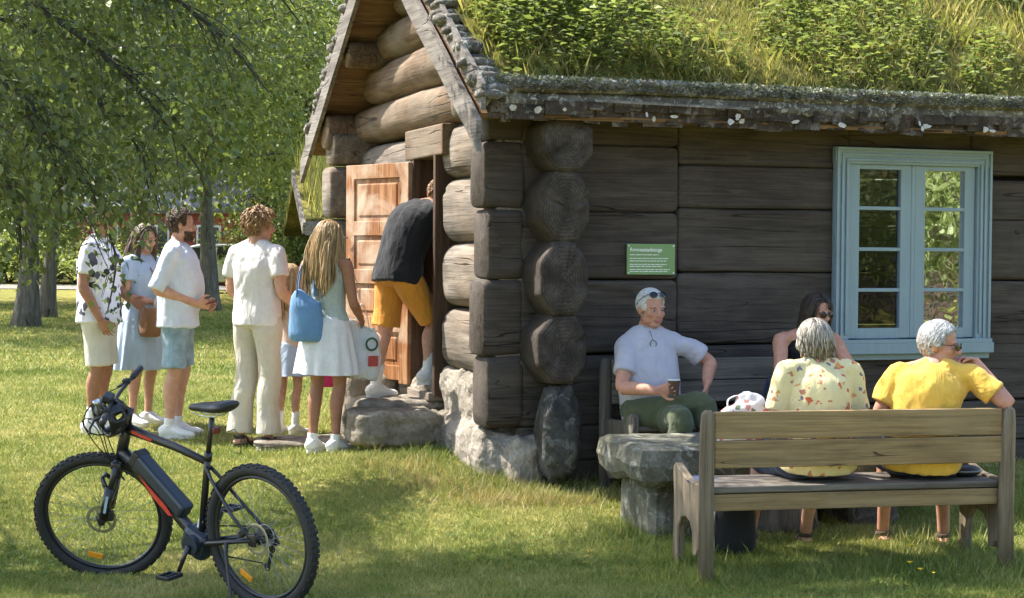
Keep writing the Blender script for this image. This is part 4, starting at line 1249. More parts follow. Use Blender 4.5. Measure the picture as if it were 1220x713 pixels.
# steering parts
def spart(name, mb, mat, smooth=True, parent=BK): mb.xform(STM); return mb.build(name, mat, parent, smooth)
mb = MB()
for s in (1, -1):
    mb.tube([V((1.000, s * .062, .675)), V((1.065, s * .064, .53))], [.019, .018], 12)
    mb.tube([V((1.06, s * .064, .56)), V((1.13, s * .066, .39))], [.026, .024], 12)
    mb.box((1.148, s * .066, WR), (.035, .014, .045), ch=.004)
mb.box((1.0, 0, .675), (.06, .15, .045), Matrix.Rotation(-.38, 3, 'Y'), .012)
mb.tube([V((1.075, .066, .54)), V((1.10, .03, .60)), V((1.10, -.03, .60)), V((1.075, -.066, .54))], .012, 8)
fk = spart('fork', mb, M_BLACKM)
mb = MB(); mb.box((1.092, .0915, .475), (.014, .003, .10), Matrix.Rotation(-.38, 3, 'Y')); spart('decal', mb, simple('pale_blue_decal', (.35, .5, .6), .4), False, fk)
mb = MB(); mb.box((1.10, .062, WR + .03), (.05, .03, .06), Matrix.Rotation(-.2, 3, 'Y'), .008); spart('brake_caliper', mb, M_BLACK, False)
mb = MB()
mb.tube([HT1, HT1 + axis * .085], .022, 12)
st = HT1 + axis * .07
hb_ = st + V((.070, 0, .065))
mb.tube([st, hb_], [(.02, .02), (.018, .018)], 10)
mb.tube([hb_ + V((-.055, .36, .035)), hb_ + V((-.04, .28, .03)), hb_ + V((-.01, .12, .012)), hb_, hb_ + V((-.01, -.12, .012)), hb_ + V((-.04, -.28, .03)), hb_ + V((-.055, -.36, .035))], [.0105] * 7, 10)
hbo = spart('handlebar', mb, M_BLACKM)
for s in (1, -1):
    mb = MB(); mb.tube([hb_ + V((-.037, s * .25, .028)), hb_ + V((-.040, s * .27, .03)), hb_ + V((-.054, s * .365, .035)), hb_ + V((-.055, s * .375, .035))], [.014, .017, .018, .012], 12); spart('grip', mb, M_BLACK, True, hbo)
    mb = MB(); mb.tube([hb_ + V((-.03, s * .225, .02)), hb_ + V((.04, s * .225, -.005)), hb_ + V((.045, s * .30, -.02)), hb_ + V((.025, s * .36, -.02))], [.010, .008, .006, .006], 8)
    mb.box(hb_ + V((-.02, s * .20, .03)), (.04, .03, .03), None, .006); spart('brake_lever', mb, M_BLACK, True, hbo)
mb = MB(); mb.box(hb_ + V((.0, .06, .05)), (.05, .08, .03), Matrix.Rotation(-.5, 3, 'Y'), .006); spart('display', mb, M_BLACK, False, hbo)
mb = MB(); mb.tube([hb_ + V((.06, .0, -.03)), hb_ + V((.10, .0, -.035)), hb_ + V((.105, 0, -.035))], [.022, .028, .024], 14); spart('headlight', mb, M_GREYP, True, hbo)
mb = MB(); mb.tube([hb_ + V((-.01, .20, .045)), hb_ + V((.0, .24, .10)), hb_ + V((.0, .24, .105))], [.006, .02, .02], 10); spart('bell', mb, M_STEEL, True, hbo)
for k, (a, b, c) in enumerate(((.22, .10, -.12), (.22, .13, -.2), (-.2, .12, -.12), (.16, .08, .02))):
    mb = MB(); p0 = hb_ + V((.03, a, 0)); p1 = hb_ + V((b, a * .7, -.03)); p2 = hb_ + V((b * .9, a * .35, c)); p3 = HT0 + V((.05, a * .2, .02)); p4 = HT0 + V((.0, a * .15, -.12))
    spl(mb, [p0, p1, p2, p3, p4], [.003] * 5, None, 6, 5); spart('cable', mb, M_BLACK)
# helmet hanging from the bar
hm_c = BK.matrix_world @ STM @ (hb_ + V((.045, .02, -.075)))
HM = thing('bicycle_helmet', 'black vented bicycle helmet hanging from the handlebar', 'helmet', hm_c, math.radians(120))
M_HELM = simple('helmet_shell', (.016, .016, .018), .35, 0, .1)
mb = MB(); vs = []; fs = []; nn, mm = 44, 16
for j in range(mm + 1):
    ph = math.radians(-18 + 108 * j / mm)
    for i in range(nn):
        th = 2 * math.pi * i / nn
        rr = 1 + .035 * math.cos(8 * th) * (math.cos(ph) ** 2)
        vs.append((.145 * rr * math.cos(ph) * math.cos(th), .105 * rr * math.cos(ph) * math.sin(th), .115 * math.sin(ph)))
for j in range(mm):
    for i in range(nn):
        i2 = (i + 1) % nn
        if 2 <= j <= 12 and j not in (7,) and (i % 6) in (2, 3, 4): continue
        fs.append((j * nn + i, j * nn + i2, (j + 1) * nn + i2, (j + 1) * nn + i))
RH = Matrix.Rotation(math.radians(70), 3, 'X')
vs = [RH @ V(q) for q in vs]
mb.add(vs, fs); ho = mb.build('shell', M_HELM, HM, True)
so_ = ho.modifiers.new('s', 'SOLIDIFY'); so_.thickness = .016
mb = MB()
for s in (1, -1): spl(mb, [RH @ V((.05, s * .09, -.02)), RH @ V((.03, s * .075, -.07)), RH @ V((.02, s * .04, -.11)), RH @ V((.02, 0, -.125))], [.004] * 4, None, 6, 5)
mb.build('chin_strap', M_BLACK, HM, True)
mb = MB(); mb.box(RH @ V((.15, 0, .0)), (.02, .05, .03), RH, .006); mb.build('clip_light', M_GREYP, HM)
# ------------------------------------------------------------------ trees
M_BARKT = wood('rough_tree_bark', [(.30, (.05, .043, .034)), (.5, (.13, .115, .09)), (.7, (.25, .225, .18))], 'Z', bmp=.9, stretch=6, big=1.5)
M_TWIG = simple('dark_twig_bark', (.035, .030, .022), .8)
M_LEAF_N = leafmat('near_leaves', (.075, .096, .040), (.13, .158, .065), (.22, .25, .11), .45, .8)
M_LEAF_M = leafmat('tree_leaves', (.10, .135, .045), (.165, .205, .07), (.26, .30, .12), .38, .35)
M_LEAF_L = leafmat('pale_tree_leaves', (.17, .20, .07), (.28, .31, .115), (.42, .44, .20), .5, .35)
M_LEAF_D = leafmat('dark_tree_leaves', (.065, .09, .038), (.105, .135, .055), (.16, .195, .085), .3, .35)
def tree(name, label, x, y, h, cr_, n_leaf, lsize, seed, trunk_r, leafm, barkm=None, low=.28, group=None, cz=.62, rz_=.42, lean=0, clump=.16, cat='tree'):
    r = np.random.default_rng(seed); rg = random.Random(seed)
    g0 = gz(x, y)
    t = thing(name, label, cat, (x, y, g0), 0, group)
    mb = MB()
    pts = [V((0, 0, -.15))]; rad = [trunk_r * 1.9]
    px_, py_ = 0, 0
    for i in range(1, 9):
        s = i / 8
        px_ += rg.gauss(0, .012) * h + lean * h * .012; py_ += rg.gauss(0, .012) * h
        pts.append(V((px_ * min(1, s * 2), py_ * min(1, s * 2), h * .88 * s ** 1.25 + .05))); rad.append(trunk_r * (1.25 if i == 1 else 1) * (1 - .86 * s))
    mb.tube([pts[0], pts[0].lerp(pts[1], .5)] + pts[1:], [rad[0], trunk_r * 1.35] + rad[1:], 12)
    centres = []
    nb = 26
    for k in range(nb):
        s = low + (.95 - low) * k / nb
        z = h * .88 * s
        i = 0
        while i < len(pts) - 2 and pts[i + 1].z < z: i += 1
        f = (z - pts[i].z) / max(.01, pts[i + 1].z - pts[i].z)
        b0 = pts[i].lerp(pts[i + 1], f)
        a = k * 2.4 + rg.uniform(-.5, .5)
        zz = (z / h - cz) / rz_
        reach = cr_ * math.sqrt(max(.12, 1 - zz * zz)) * rg.uniform(.7, 1.1)
        d = V((math.cos(a), math.sin(a), 0))
        bp_ = [b0]; q = b0.copy()
        for m_ in range(1, 5):
            q = b0 + d * reach * m_ / 4 + V((rg.gauss(0, .06), rg.gauss(0, .06), 0)) * reach + V((0, 0, (.32 * m_ / 4 - .22 * (m_ / 4) ** 2) * reach))
            bp_.append(q.copy())
        br = trunk_r * .34 * (1 - s * .6)
        mb.tube(bp_, [br, br * .75, br * .5, br * .3, br * .1], 6, False)
        for m_ in (1, 2, 3, 4):
            for _ in range(3):
                e = bp_[m_] + V((rg.gauss(0, .2), rg.gauss(0, .2), rg.gauss(.02, .14))) * reach * .8
                mb.tube([bp_[m_], bp_[m_].lerp(e, .5) + V((0, 0, .04 * reach)), e], [br * .25, br * .15, br * .05], 4, False)
                centres += [e, bp_[m_].lerp(e, .6)]
    mb.build('trunk', barkm or M_BARKT, t, True)
    cs = np.array([tuple(c) for c in centres])
    wgt = r.lognormal(0, .8, len(cs)); idx = r.choice(len(cs), n_leaf, p=wgt / wgt.sum())
    C = cs[idx] + r.normal(size=(n_leaf, 3)) * np.array([1, 1, .6]) * cr_ * clump
    out = C - np.array([px_, py_, h * cz]); D = out / (np.linalg.norm(out, axis=1, keepdims=True) + 1e-6) + r.normal(size=(n_leaf, 3)) * .7 + np.array([0, 0, -.35])
    v, f, tn = leaves_np(C, D, lsize, r, .6)
    cl = r.random(len(cs))[idx]
    tn = np.clip(np.repeat(.55 * cl + .45 * r.random(n_leaf), 4), 0, 1)
    np_mesh('crown', v, f, 4, leafm, t, tone=tn)
    return t
def far(px, py_base, d): 
    X = (px - 610) / F_PX * d
    return X, d
x, y = far(30, 400, 29); tree('park_tree', 'large tree at far left with a thick grey trunk rising from the lawn', x, y, 11, 5.0, 24000, .13, 1, .165, M_LEAF_M, low=.24, cz=.6)
x, y = far(54, 388, 33); tree('park_tree', 'smaller tree trunk just behind the large tree at far left', x, y, 9.5, 4.2, 16000, .14, 2, .14, M_LEAF_M, low=.34)
x, y = far(248, 372, 37); tree('park_tree', 'tree with a pale furrowed trunk seen between the bearded man and the boy', x, y, 12, 5.2, 24000, .13, 3, .18, M_LEAF_L, low=.30)
x, y = far(352, 360, 44); tree('park_tree', 'tall bright green tree behind the left edge of the cabin roof', x, y, 14, 5.0, 20000, .16, 4, .24, M_LEAF_L, low=.16, cz=.55, rz_=.5)
x, y = far(170, 360, 46); tree('park_tree', 'broad tree in the second row between the two left trunks and the pale trunk', x, y, 15, 6.0, 17000, .18, 5, .28, M_LEAF_L, low=.34)
x, y = far(300, 350, 66); tree('park_tree', 'tall dark tree standing beyond the gravel road behind the boy', x, y, 20, 7, 22000, .28, 6, .3, M_LEAF_D, low=.14, cz=.52, rz_=.52)
x, y = far(60, 350, 68); tree('park_tree', 'tall dark tree beyond the gravel road at far left', x, y, 21, 8, 22000, .30, 7, .3, M_LEAF_D, low=.14, cz=.52, rz_=.52)
x, y = far(430, 350, 60); tree('park_tree', 'dark tree beyond the road, mostly hidden by the cabin gable', x, y, 19, 7, 18000, .28, 8, .3, M_LEAF_M, low=.14, cz=.52, rz_=.52)
x, y = far(-120, 350, 40); tree('park_tree', 'leafy tree cut off by the left edge of the picture', x, y, 13, 6, 16000, .18, 9, .3, M_LEAF_M, low=.2)
# bushes below the trees
def bush(label, px, d, h, w, n, ls, seed, mat):
    x, y = far(px, 0, d); r = np.random.default_rng(seed); rg = random.Random(seed)
    t = thing('bush', label, 'bush', (x, y, gz(x, y)), 0, 'bushes at the edge of the park')
    mb = MB(); cs = []
    for k in range(14):
        a = k * 2.4; e = V((math.cos(a) * w * rg.uniform(.2, 1), math.sin(a) * w * .6 * rg.uniform(.2, 1), h * rg.uniform(.3, .95)))
        mb.tube([V((0, 0, -.05)), e * .5 + V((0, 0, .1 * h)), e], [.03, .02, .006], 5, False); cs += [e, e * .7]
    mb.build('stem', M_TWIG, t)
    cs = np.array([tuple(c) for c in cs]); idx = r.integers(0, len(cs), n)
    C = cs[idx] + r.normal(size=(n, 3)) * np.array([w * .25, w * .2, h * .13]); C[:, 2] = np.maximum(C[:, 2], .03)
    D = r.normal(size=(n, 3)) + np.array([0, 0, .3])
    v, f, tn = leaves_np(C, D, ls, r, .6); np_mesh('foliage', v, f, 4, mat, t, tone=tn)
bush('dark bush below the tall bright tree left of the cabin', 385, 40, 2.6, 1.6, 7000, .12, 21, M_LEAF_D)
bush('low green bush behind the boy and the blonde woman', 345, 48, 2.4, 2.0, 7000, .13, 22, M_LEAF_M)
bush('light green shrub left of the second cabin', 362, 30, 2.5, .7, 5000, .09, 23, M_LEAF_L)
bush('wide bush far behind the pair of left trunks', 95, 60, 1.9, 4.0, 9000, .16, 24, M_LEAF_L)
bush('wide bush beyond the road at far left', 10, 62, 2.0, 3.5, 8000, .16, 25, M_LEAF_M)
# wooded slope closing the view
r = np.random.default_rng(77); n = 46000
X = -110 + 190 * r.random(n); Y = 84 + 42 * r.random(n)
top = 9 + 5 * np.sin(X * .21) * np.sin(X * .067 + 1) + 3 * np.sin(X * .6)
Z = gz_np(X, Y) + top * r.random(n) ** .8 + (Y - 84) * .12
D = r.normal(size=(n, 3)) + np.array([0, -.5, -.3])
v, f, tn = leaves_np(np.stack([X, Y, Z], -1), D, 1.1, r, .7)
tag(np_mesh('wooded_hillside', v, f, 4, M_LEAF_D, tone=tn), 'dense dark wood closing the view behind the park', 'wood', kind='stuff')
# ------------------------------------------------------------------ the overhanging tree, trunk outside the frame at left
NT = thing('overhanging_tree', 'near leafy tree whose drooping branches hang over the people at left', 'tree', (-5.6, 9.9, gz(-5.6, 9.9)))
mb = MB(); o0 = V((-5.6, 9.9, gz(-5.6, 9.9)))
mb.tube([V((0, 0, -.1)), V((0, 0, .3)), V((.05, 0, 1.5)), V((.1, .1, 3.2)), V((.2, 0, 5.5)), V((.3, 0, 7.6))], [.38, .28, .24, .20, .12, .03], 12)
tips = []
def proj(q):
    w_ = q - CAM; d_ = w_.dot(_fw)
    return 610 + F_PX * w_.dot(_rt) / d_, 356.5 - F_PX * w_.dot(_up) / d_
YL = ([-50, 0, 30, 60, 90, 105, 125, 150, 165, 185, 215, 250, 300, 340, 370, 380], [330, 345, 335, 300, 290, 350, 395, 395, 300, 285, 240, 190, 120, 70, 20, -30])
def too_low(q):
    x_, y_ = proj(q)
    return x_ > -60 and y_ > np.interp(x_, *YL)
def limb(pts, r0, sub=True, seed=0, tw=9, tl=.5):
    rg = random.Random(seed)
    pp = [V(q) for q in cr(pts, 5)]
    k = len(pp); mb.tube([q - o0 for q in pp], [r0 * (1 - .9 * i / (k - 1)) + .002 for i in range(k)], 6, False)
    for i in range(k // 4, k):
        for _ in range(tw // 3):
            d = (pp[min(i + 1, k - 1)] - pp[i - 1]).normalized()
            e = pp[i] + d * rg.uniform(.1, tl) + V((rg.gauss(0, .25), rg.gauss(0, .25), rg.gauss(-.12, .15))) * tl
            mid_ = pp[i].lerp(e, .5) + V((0, 0, .05))
            if too_low(e) or too_low(mid_): continue
            mb.tube([pp[i] - o0, mid_ - o0, e - o0], [.005, .0035, .0015], 4, False)
            tips.append((mid_, .12)); tips.append((e, .16))
limbs = [
    [(-5.4, 9.9, 3.0), P(-60, -40, 9.9), P(60, 20, 9.7), P(150, 90, 9.6), P(215, 170, 9.6), P(245, 215, 9.6)],
    [(-5.4, 9.9, 3.4), P(40, -120, 9.6), P(170, -30, 9.3), P(260, 40, 9.2), P(320, 110, 9.2)],
    [(-5.4, 9.9, 2.6), P(-50, 60, 10.2), P(40, 130, 10.3), P(95, 200, 10.4), P(122, 262, 10.6), P(138, 310, 10.7), P(128, 372, 10.8)],
    [(-5.4, 9.9, 2.4), P(-60, 120, 9.6), P(-10, 190, 9.5), P(20, 250, 9.5), P(25, 310, 9.5)],
    [(-5.4, 9.9, 3.8), P(150, -120, 10.4), P(280, -60, 10.6), P(360, 30, 10.6)],
    [(-5.4, 9.9, 2.8), P(-20, 20, 11.0), P(80, 90, 11.2), P(160, 170, 11.2), P(190, 250, 11.2)],
    [(-5.4, 9.9, 2.8), P(-40, 90, 8.9), P(40, 150, 8.8), P(80, 230, 8.8)],
]
for i, L in enumerate(limbs): limb([tuple(q) for q in L], .022, seed=i, tw=(5 if i == 2 else 9), tl=(.28 if i == 2 else .5))
rg = random.Random(3)
for k in range(26):          # the rest of the crown
    a = k * 2.4; z0_ = 2.6 + k * .19
    R_ = 3.3 * math.sqrt(max(.15, 1 - ((z0_ - 4.6) / 3.4) ** 2))
    d = V((math.cos(a), math.sin(a), 0))
    e = V((-5.5, 9.9, z0_)) + V((d.x * R_ * 1.1, d.y * R_ * .62, .35))
    if (e.x > -3.2 and z0_ < 3.3) or e.y > 11.9: continue
    limb([(-5.5, 9.9, z0_ - .1), tuple(V((-5.5, 9.9, z0_)).lerp(e, .5) + V((0, 0, .3))), tuple(e)], .04, seed=50 + k, tw=9, tl=.7)
for k in range(16):         # high boughs out of view above the frame, added to shade the lawn
    xe = rg.uniform(-3.0, .6); ye = rg.uniform(7.6, 10.6); ze = rg.uniform(4.3, 6.6)
    limb([(-5.35, 9.9, ze - 1.0), (-4.2 + .3 * (xe + 3), (9.9 + ye) / 2, ze - .2), (xe, ye, ze)], .045, seed=200 + k, tw=9, tl=.6)
mb.build('trunk', M_TWIG, NT, True)
r = np.random.default_rng(9)
TP = np.array([tuple(q - o0) for q, s in tips]); TS = np.array([s for q, s in tips])
n = 60000
wgt = r.lognormal(0, .9, len(TP)); idx = r.choice(len(TP), n, p=wgt / wgt.sum())
C = TP[idx] + r.normal(size=(n, 3)) * TS[idx][:, None]
D = r.normal(size=(n, 3)) * .8 + np.array([.3, 0, -.7])
# the crown's lower edge: boughs end well above the heads but for one drooping spray
Wc = C + np.array(tuple(o0)) - np.array(tuple(CAM))
dd_ = Wc @ np.array(tuple(_fw)); qx = 610 + F_PX * (Wc @ np.array(tuple(_rt))) / dd_; qy = 356.5 - F_PX * (Wc @ np.array(tuple(_up))) / dd_
ylow = np.interp(qx, *YL) + r.normal(size=n) * 14
dens = np.interp(qx, [-2000, 0, 130, 240, 320, 380], [1, 1, .9, .55, .3, .12])
spray = (qx > 88) & (qx < 168) & (qy > 262)
dens = np.where(spray, .45, dens)
dens = np.where(qy < -30, .9, dens)
keep = ((qy < ylow) & (r.random(n) < dens)) | ((qx < -60) & (r.random(n) < .8)) | (dd_ < 0.5)
C, D = C[keep], D[keep]
v, f, tn = leaves_np(C, D, .052, r, .62)
np_mesh('crown', v, f, 4, M_LEAF_N, NT, tone=tn)
# trees and a barn behind the photographer, seen only in the window panes
for i, (x, y, h, lab) in enumerate(((22, -1, 8, 'round tree mirrored in the window, nearest to the cabin'), (27, -9, 10, 'tall tree mirrored in the window, in front of the barn'), (33, -1, 10, 'tree mirrored in the window, right of the barn'), (20, -14, 11, 'tree behind the photographer, left of the barn'), (0, -16, 10, 'tree straight behind the photographer'), (-9, -14, 10, 'tree behind the photographer at the left end'))):
    tree('park_tree', lab, x, y, h, 3.8, 6000, .26, 300 + i, .22, M_LEAF_M, low=.12, cz=.52, rz_=.52)
bn = thing('barn', 'brown wooden barn mirrored in the window, standing behind the photographer', 'barn', (38, -12, 0), math.radians(55))
mb = MB(); mb.box((0, 0, 2), (16, 7, 4.2)); mb.prism([(-3.5, 4.0), (3.5, 4.0), (0, 6.8)], (-8, 0, 0), V((0, 1, 0)), V((0, 0, 1)), V((1, 0, 0)), 16); mb.build('wall', M_WALL, bn)
mb = MB()
for s in (1, -1): mb.box((0, s * 1.9, 5.5), (17, 4.8, .2), Matrix.Rotation(-s * math.atan(2.8 / 3.5), 3, 'X'))
mb.build('roof', M_DECK, bn)
mb = MB(); mb.box((0, 3.52, 1.6), (3, .1, 3.2)); mb.build('door', M_JAMB, bn)
# ------------------------------------------------------------------ second cabin, red house and parked cars behind the people
M_OLDLOG = M_GABLE
c2 = V(((392 - 610) / F_PX * 24, 24.5, 0)); c2.z = gz(c2.x, c2.y)
SCB = thing('small_cabin', 'small second log cabin with shaggy grass roof behind the open door', 'cabin', c2, math.radians(12))
mb = MB()
for i in range(5):
    z = .2 + i * .3
    log(mb, 'u', -.1, 4.3, 0, z, .14, .148, 3, 14, seg=.4, seed=400 + i); log(mb, 'v', -.3, 3.2, .1, z + .12, .14, .148, 3, 14, seg=.4, seed=420 + i)
    log(mb, 'u', -.1, 4.3, 3, z, .14, .148, 3, 12, seg=.6, seed=440 + i); log(mb, 'v', -.3, 3.2, 4.2, z + .12, .14, .148, 3, 12, seg=.6, seed=460 + i)
mb.build('log_wall', M_GABLE, SCB, True)
mb = MB(); vs = []
for (v_, z) in ((-.55, 1.62), (1.5, 2.45), (3.55, 1.62)): vs += [(-.45, v_, z), (4.6, v_, z)]
vs2 = [(a, b, c + .22) for a, b, c in vs]
mb.add(vs + vs2, [(0, 1, 3, 2), (2, 3, 5, 4), (6, 8, 9, 7), (8, 10, 11, 9), (0, 6, 7, 1), (4, 5, 11, 10), (0, 2, 8, 6), (2, 4, 10, 8), (1, 7, 9, 3), (3, 9, 11, 5)])
rf = mb.build('roof', M_SOD, SCB)
mb = MB(); mb.box((2.1, -.57, 1.70), (5.1, .05, .2)); mb.build('eave_board', M_BARGE, SCB)
mb = MB(); mb.box((-.47, .47, 2.12), (.04, 2.25, .18), Matrix.Rotation(math.atan(.83 / 2.05), 3, 'X')); mb.build('bargeboard', M_BARGE, SCB)
r = np.random.default_rng(55); n = 9000
u = -.4 + 4.9 * r.random(n); v_ = -.55 + 4.1 * r.random(n); z = 1.82 + .83 * (1 - np.abs(v_ - 1.5) / 2.05)
h = .15 + .45 * r.random(n) ** 2
a = r.random(n) * 6.28
b1 = np.stack([u - .012 * np.cos(a), v_ - .012 * np.sin(a), z], -1); b2 = np.stack([u + .012 * np.cos(a), v_ + .012 * np.sin(a), z], -1)
tp = np.stack([u + r.normal(size=n) * .08, v_ - .05 + r.normal(size=n) * .08, z + h], -1)
vs = np.stack([b1, b2, tp], 1).reshape(-1, 3)
np_mesh('roof_grass', vs, np.arange(n * 3).reshape(-1, 3), 3, M_RGRASS, SCB, tone=np.repeat(r.random(n), 3))['kind'] = 'stuff'
M_RED = simple('barn_red_paint', (.30, .055, .035), .7, 0, .2, 4)
M_ROOFG = simple('grey_roof_tiles', (.16, .165, .175), .6, 0, .15, 6)
M_WHITEW = simple('white_trim_paint', (.75, .75, .72), .6)
M_GLS = simple('dark_window', (.03, .035, .04), .1)
rx, ry = far(212, 0, 63)
RH_ = thing('red_house', 'red wooden house with grey roof glimpsed between the trees', 'house', (rx, ry, gz(rx, ry)), -.1)
mb = MB(); mb.box((0, 0, 1.35), (6, 5, 2.7)); mb.prism([(-2.5, 2.7), (2.5, 2.7), (0, 4.6)], (-3, 0, 0), V((0, 1, 0)), V((0, 0, 1)), V((1, 0, 0)), 6)
for k in range(20): mb.box((-2.85 + k * .3, -2.51, 1.35), (.05, .03, 2.65))
mb.build('wall', M_RED, RH_)
mb = MB()
for s in (1, -1): mb.box((0, s * 1.4, 3.70), (6.8, 3.6, .15), Matrix.Rotation(-s * math.atan(1.9 / 2.5), 3, 'X'))
mb.build('roof', M_ROOFG, RH_)
for k in range(3):
    mb = MB(); mb.box((-1.9 + k * 1.9, -2.53, 1.6), (.9, .06, 1.1)); w_ = mb.build('window', M_WHITEW, RH_)
    for dx in (-.2, .2):
        mb = MB(); mb.box((-1.9 + k * 1.9 + dx, -2.57, 1.6), (.34, .03, .95)); mb.build('pane', M_GLS, w_)
def car(label, px, d, rz, paint, seed):
    x, y = far(px, 0, d)
    t = thing('parked_car', label, 'car', (x, y, gz(x, y) + .03), rz, 'cars parked beyond the lawn')
    prof = [(-2.1, .32), (-2.15, .6), (-2.05, .86), (-1.75, .94), (-1.25, 1.36), (-.9, 1.44), (.3, 1.45), (.75, 1.36), (1.25, .98), (1.9, .88), (2.12, .7), (2.15, .42), (2.05, .30), (-1.9, .28)]
    mb = MB(); mb.prism([(a, b) for a, b in prof], (0, -.82, 0), V((1, 0, 0)), V((0, 0, 1)), V((0, 1, 0)), 1.64)
    b = mb.build('body', paint, t); mo = b.modifiers.new('b', 'BEVEL'); mo.width = .10; mo.segments = 3
    for s in (1, -1):
        for pts in ([(-1.5, .98), (-1.17, 1.32), (-.45, 1.37), (-.45, .98)], [(-.38, .98), (-.38, 1.37), (.28, 1.37), (.68, 1.29), (1.05, .98)]):
            mb = MB(); mb.prism(pts, (0, s * .815, 0), V((1, 0, 0)), V((0, 0, 1)), V((0, s, 0)), .012); mb.build('window', M_GLS, t)
        for xx in (-1.3, 1.32):
            mb = MB(); mb.torus((xx, s * .74, .31), .22, .095, 20, 8); w_ = mb.build('wheel', M_RUBBER, t, True)
            mb = MB(); mb.tube([V((xx, s * .70, .31)), V((xx, s * .80, .31))], .17, 14); mb.build('rim', M_GREYP, w_, True)
        mb = MB(); mb.box((2.08, s * .6, .68), (.12, .3, .14), None, .03); mb.build('headlight', M_WHITEP, t)
car('silver car parked beyond the lawn right of the pale trunk', 276, 50.5, .1, simple('silver_car_paint', (.55, .56, .58), .25, .5, .03), 1)
car('dark grey car parked beyond the lawn behind the blonde woman', 368, 52, .15, simple('dark_car_paint', (.05, .055, .06), .25, .2, .03), 3)
car('red car parked beyond the lawn behind the boy', 318, 60, .1, simple('red_car_paint', (.45, .03, .03), .25, 0, .03), 4)
# ------------------------------------------------------------------ people
def skinmat(name, col):
    M, nt, b = mat_new(name)
    v = texco(nt); f = nz(nt, v, 22, 6, .7, .4); f2 = nz(nt, v, 120, 2)
    r = ramp(nt, [(.3, (col[0] * .82, col[1] * .70, col[2] * .64)), (.7, (col[0] * 1.06, col[1] * 1.05, col[2] * 1.04))], f)
    nt.links.new(r.outputs[0], b.inputs['Base Color']); b.inputs['Roughness'].default_value = .62
    b.inputs['Subsurface Weight'].default_value = .08; b.inputs['Subsurface Radius'].default_value = (.02, .008, .004); b.inputs['Subsurface Scale'].default_value = .3
    b.inputs['Specular IOR Level'].default_value = .35
    bump(nt, b, f2, .15, .002)
    return M
def hairmat(name, c0, c1, c2):
    M, nt, b = mat_new(name)
    t = attr(nt); v = texco(nt, (60, 60, 6)); n = nz(nt, v, 2, 3)
    r = ramp(nt, [(0, c0), (.5, c1), (1, c2)], mth(nt, 'ADD', mth(nt, 'MULTIPLY', t, .7), mth(nt, 'MULTIPLY', n, .3)))
    nt.links.new(r.outputs[0], b.inputs['Base Color']); b.inputs['Roughness'].default_value = .45
    b.inputs['Specular IOR Level'].default_value = .4
    bump(nt, b, n, .3, .003)
    return M
SK_F = skinmat('fair_skin', (.56, .33, .235)); SK_T = skinmat('tanned_skin', (.36, .185, .115)); SK_P = skinmat('pale_skin', (.60, .37, .275)); SK_R = skinmat('ruddy_skin', (.52, .28, .195))
LIPS = simple('lips', (.40, .15, .12), .45); EYEW = simple('eye_white', (.42, .38, .35), .35); EYED = simple('eye_iris', (.04, .035, .03), .2)
M_LENS = simple('dark_lens', (.012, .010, .012), .12)
J0 = dict(pel=(0, 0, .97), wai=(0, 0, 1.12), che=(0, .005, 1.30), nek=(0, -.012, 1.478), hed=(0, .03, 1.632),
          shR=(.188, -.012, 1.425), elR=(.235, -.045, 1.14), wrR=(.25, .05, .90), hipR=(.092, 0, .93), knR=(.10, .025, .51), anR=(.105, -.03, .085),
          shL=(-.188, -.012, 1.425), elL=(-.235, -.045, 1.14), wrL=(-.25, .05, .90), hipL=(-.092, 0, .93), knL=(-.10, .025, .51), anL=(-.105, -.03, .085))
def seatJ(hs):
    return dict(pel=(0, 0, hs + .105), wai=(0, -.025, hs + .255), che=(0, .0, hs + .425), nek=(0, .02, hs + .60), hed=(0, .065, hs + .75),
                shR=(.18, .01, hs + .55), elR=(.235, .03, hs + .27), wrR=(.16, .25, hs + .20), hipR=(.09, .03, hs + .085), knR=(.13, .44, hs + .075), anR=(.13, .47, .085),
                shL=(-.18, .01, hs + .55), elL=(-.235, .03, hs + .27), wrL=(-.16, .25, hs + .20), hipL=(-.09, .03, hs + .085), knL=(-.13, .44, hs + .075), anL=(-.13, .47, .085))
class Person: pass
def hand(mb, w, d, n, side, s=1., curl=.5, thumb=.5):
    d = d.normalized(); n = (n - d * n.dot(d)).normalized(); t = d.cross(n) * side
    spl(mb, [w - d * .012, w + d * .02 * s, w + d * .06 * s, w + d * .092 * s], [(.027 * s, .021 * s), (.034 * s, .017 * s), (.043 * s, .015 * s), (.040 * s, .012 * s)], t, 12, 3)
    for i, L in enumerate((.070, .078, .072, .056)):
        b0 = w + d * (.086 - .004 * abs(i - 1)) * s + t * (.032 - .0215 * i) * s
        dd_ = (d + t * (.10 - .07 * i)).normalized()
        a = 0; pts = [b0 - dd_ * .012]; q = b0.copy(); pts.append(q.copy())
        for seg, (fr_, bend) in enumerate(((.42, .45), (.32, .9), (.26, .6))):
            a += curl * bend * (1 + .08 * i)
            q = q + (dd_ * math.cos(a) + n * math.sin(a)) * L * fr_ * s; pts.append(q.copy())
        spl(mb, pts, [.0085 * s, .0086 * s, .0080 * s, .0075 * s, .0055 * s], None, 8, 2)
    b0 = w + d * .026 * s + t * .026 * s
    k1 = b0 + (t * .75 + d * .62 + n * .25).normalized() * .045 * s
    k2 = k1 + (t * (.5 - thumb * .7) + d * .8 + n * (.2 + thumb * .5)).normalized() * .030 * s
    k3 = k2 + (t * (.3 - thumb * .9) + d * .8 + n * (.25 + thumb * .6)).normalized() * .024 * s
    spl(mb, [b0 - t * .012, b0, k1, k2, k3], [.013 * s, .014 * s, .011 * s, .0095 * s, .0065 * s], None, 8, 2)
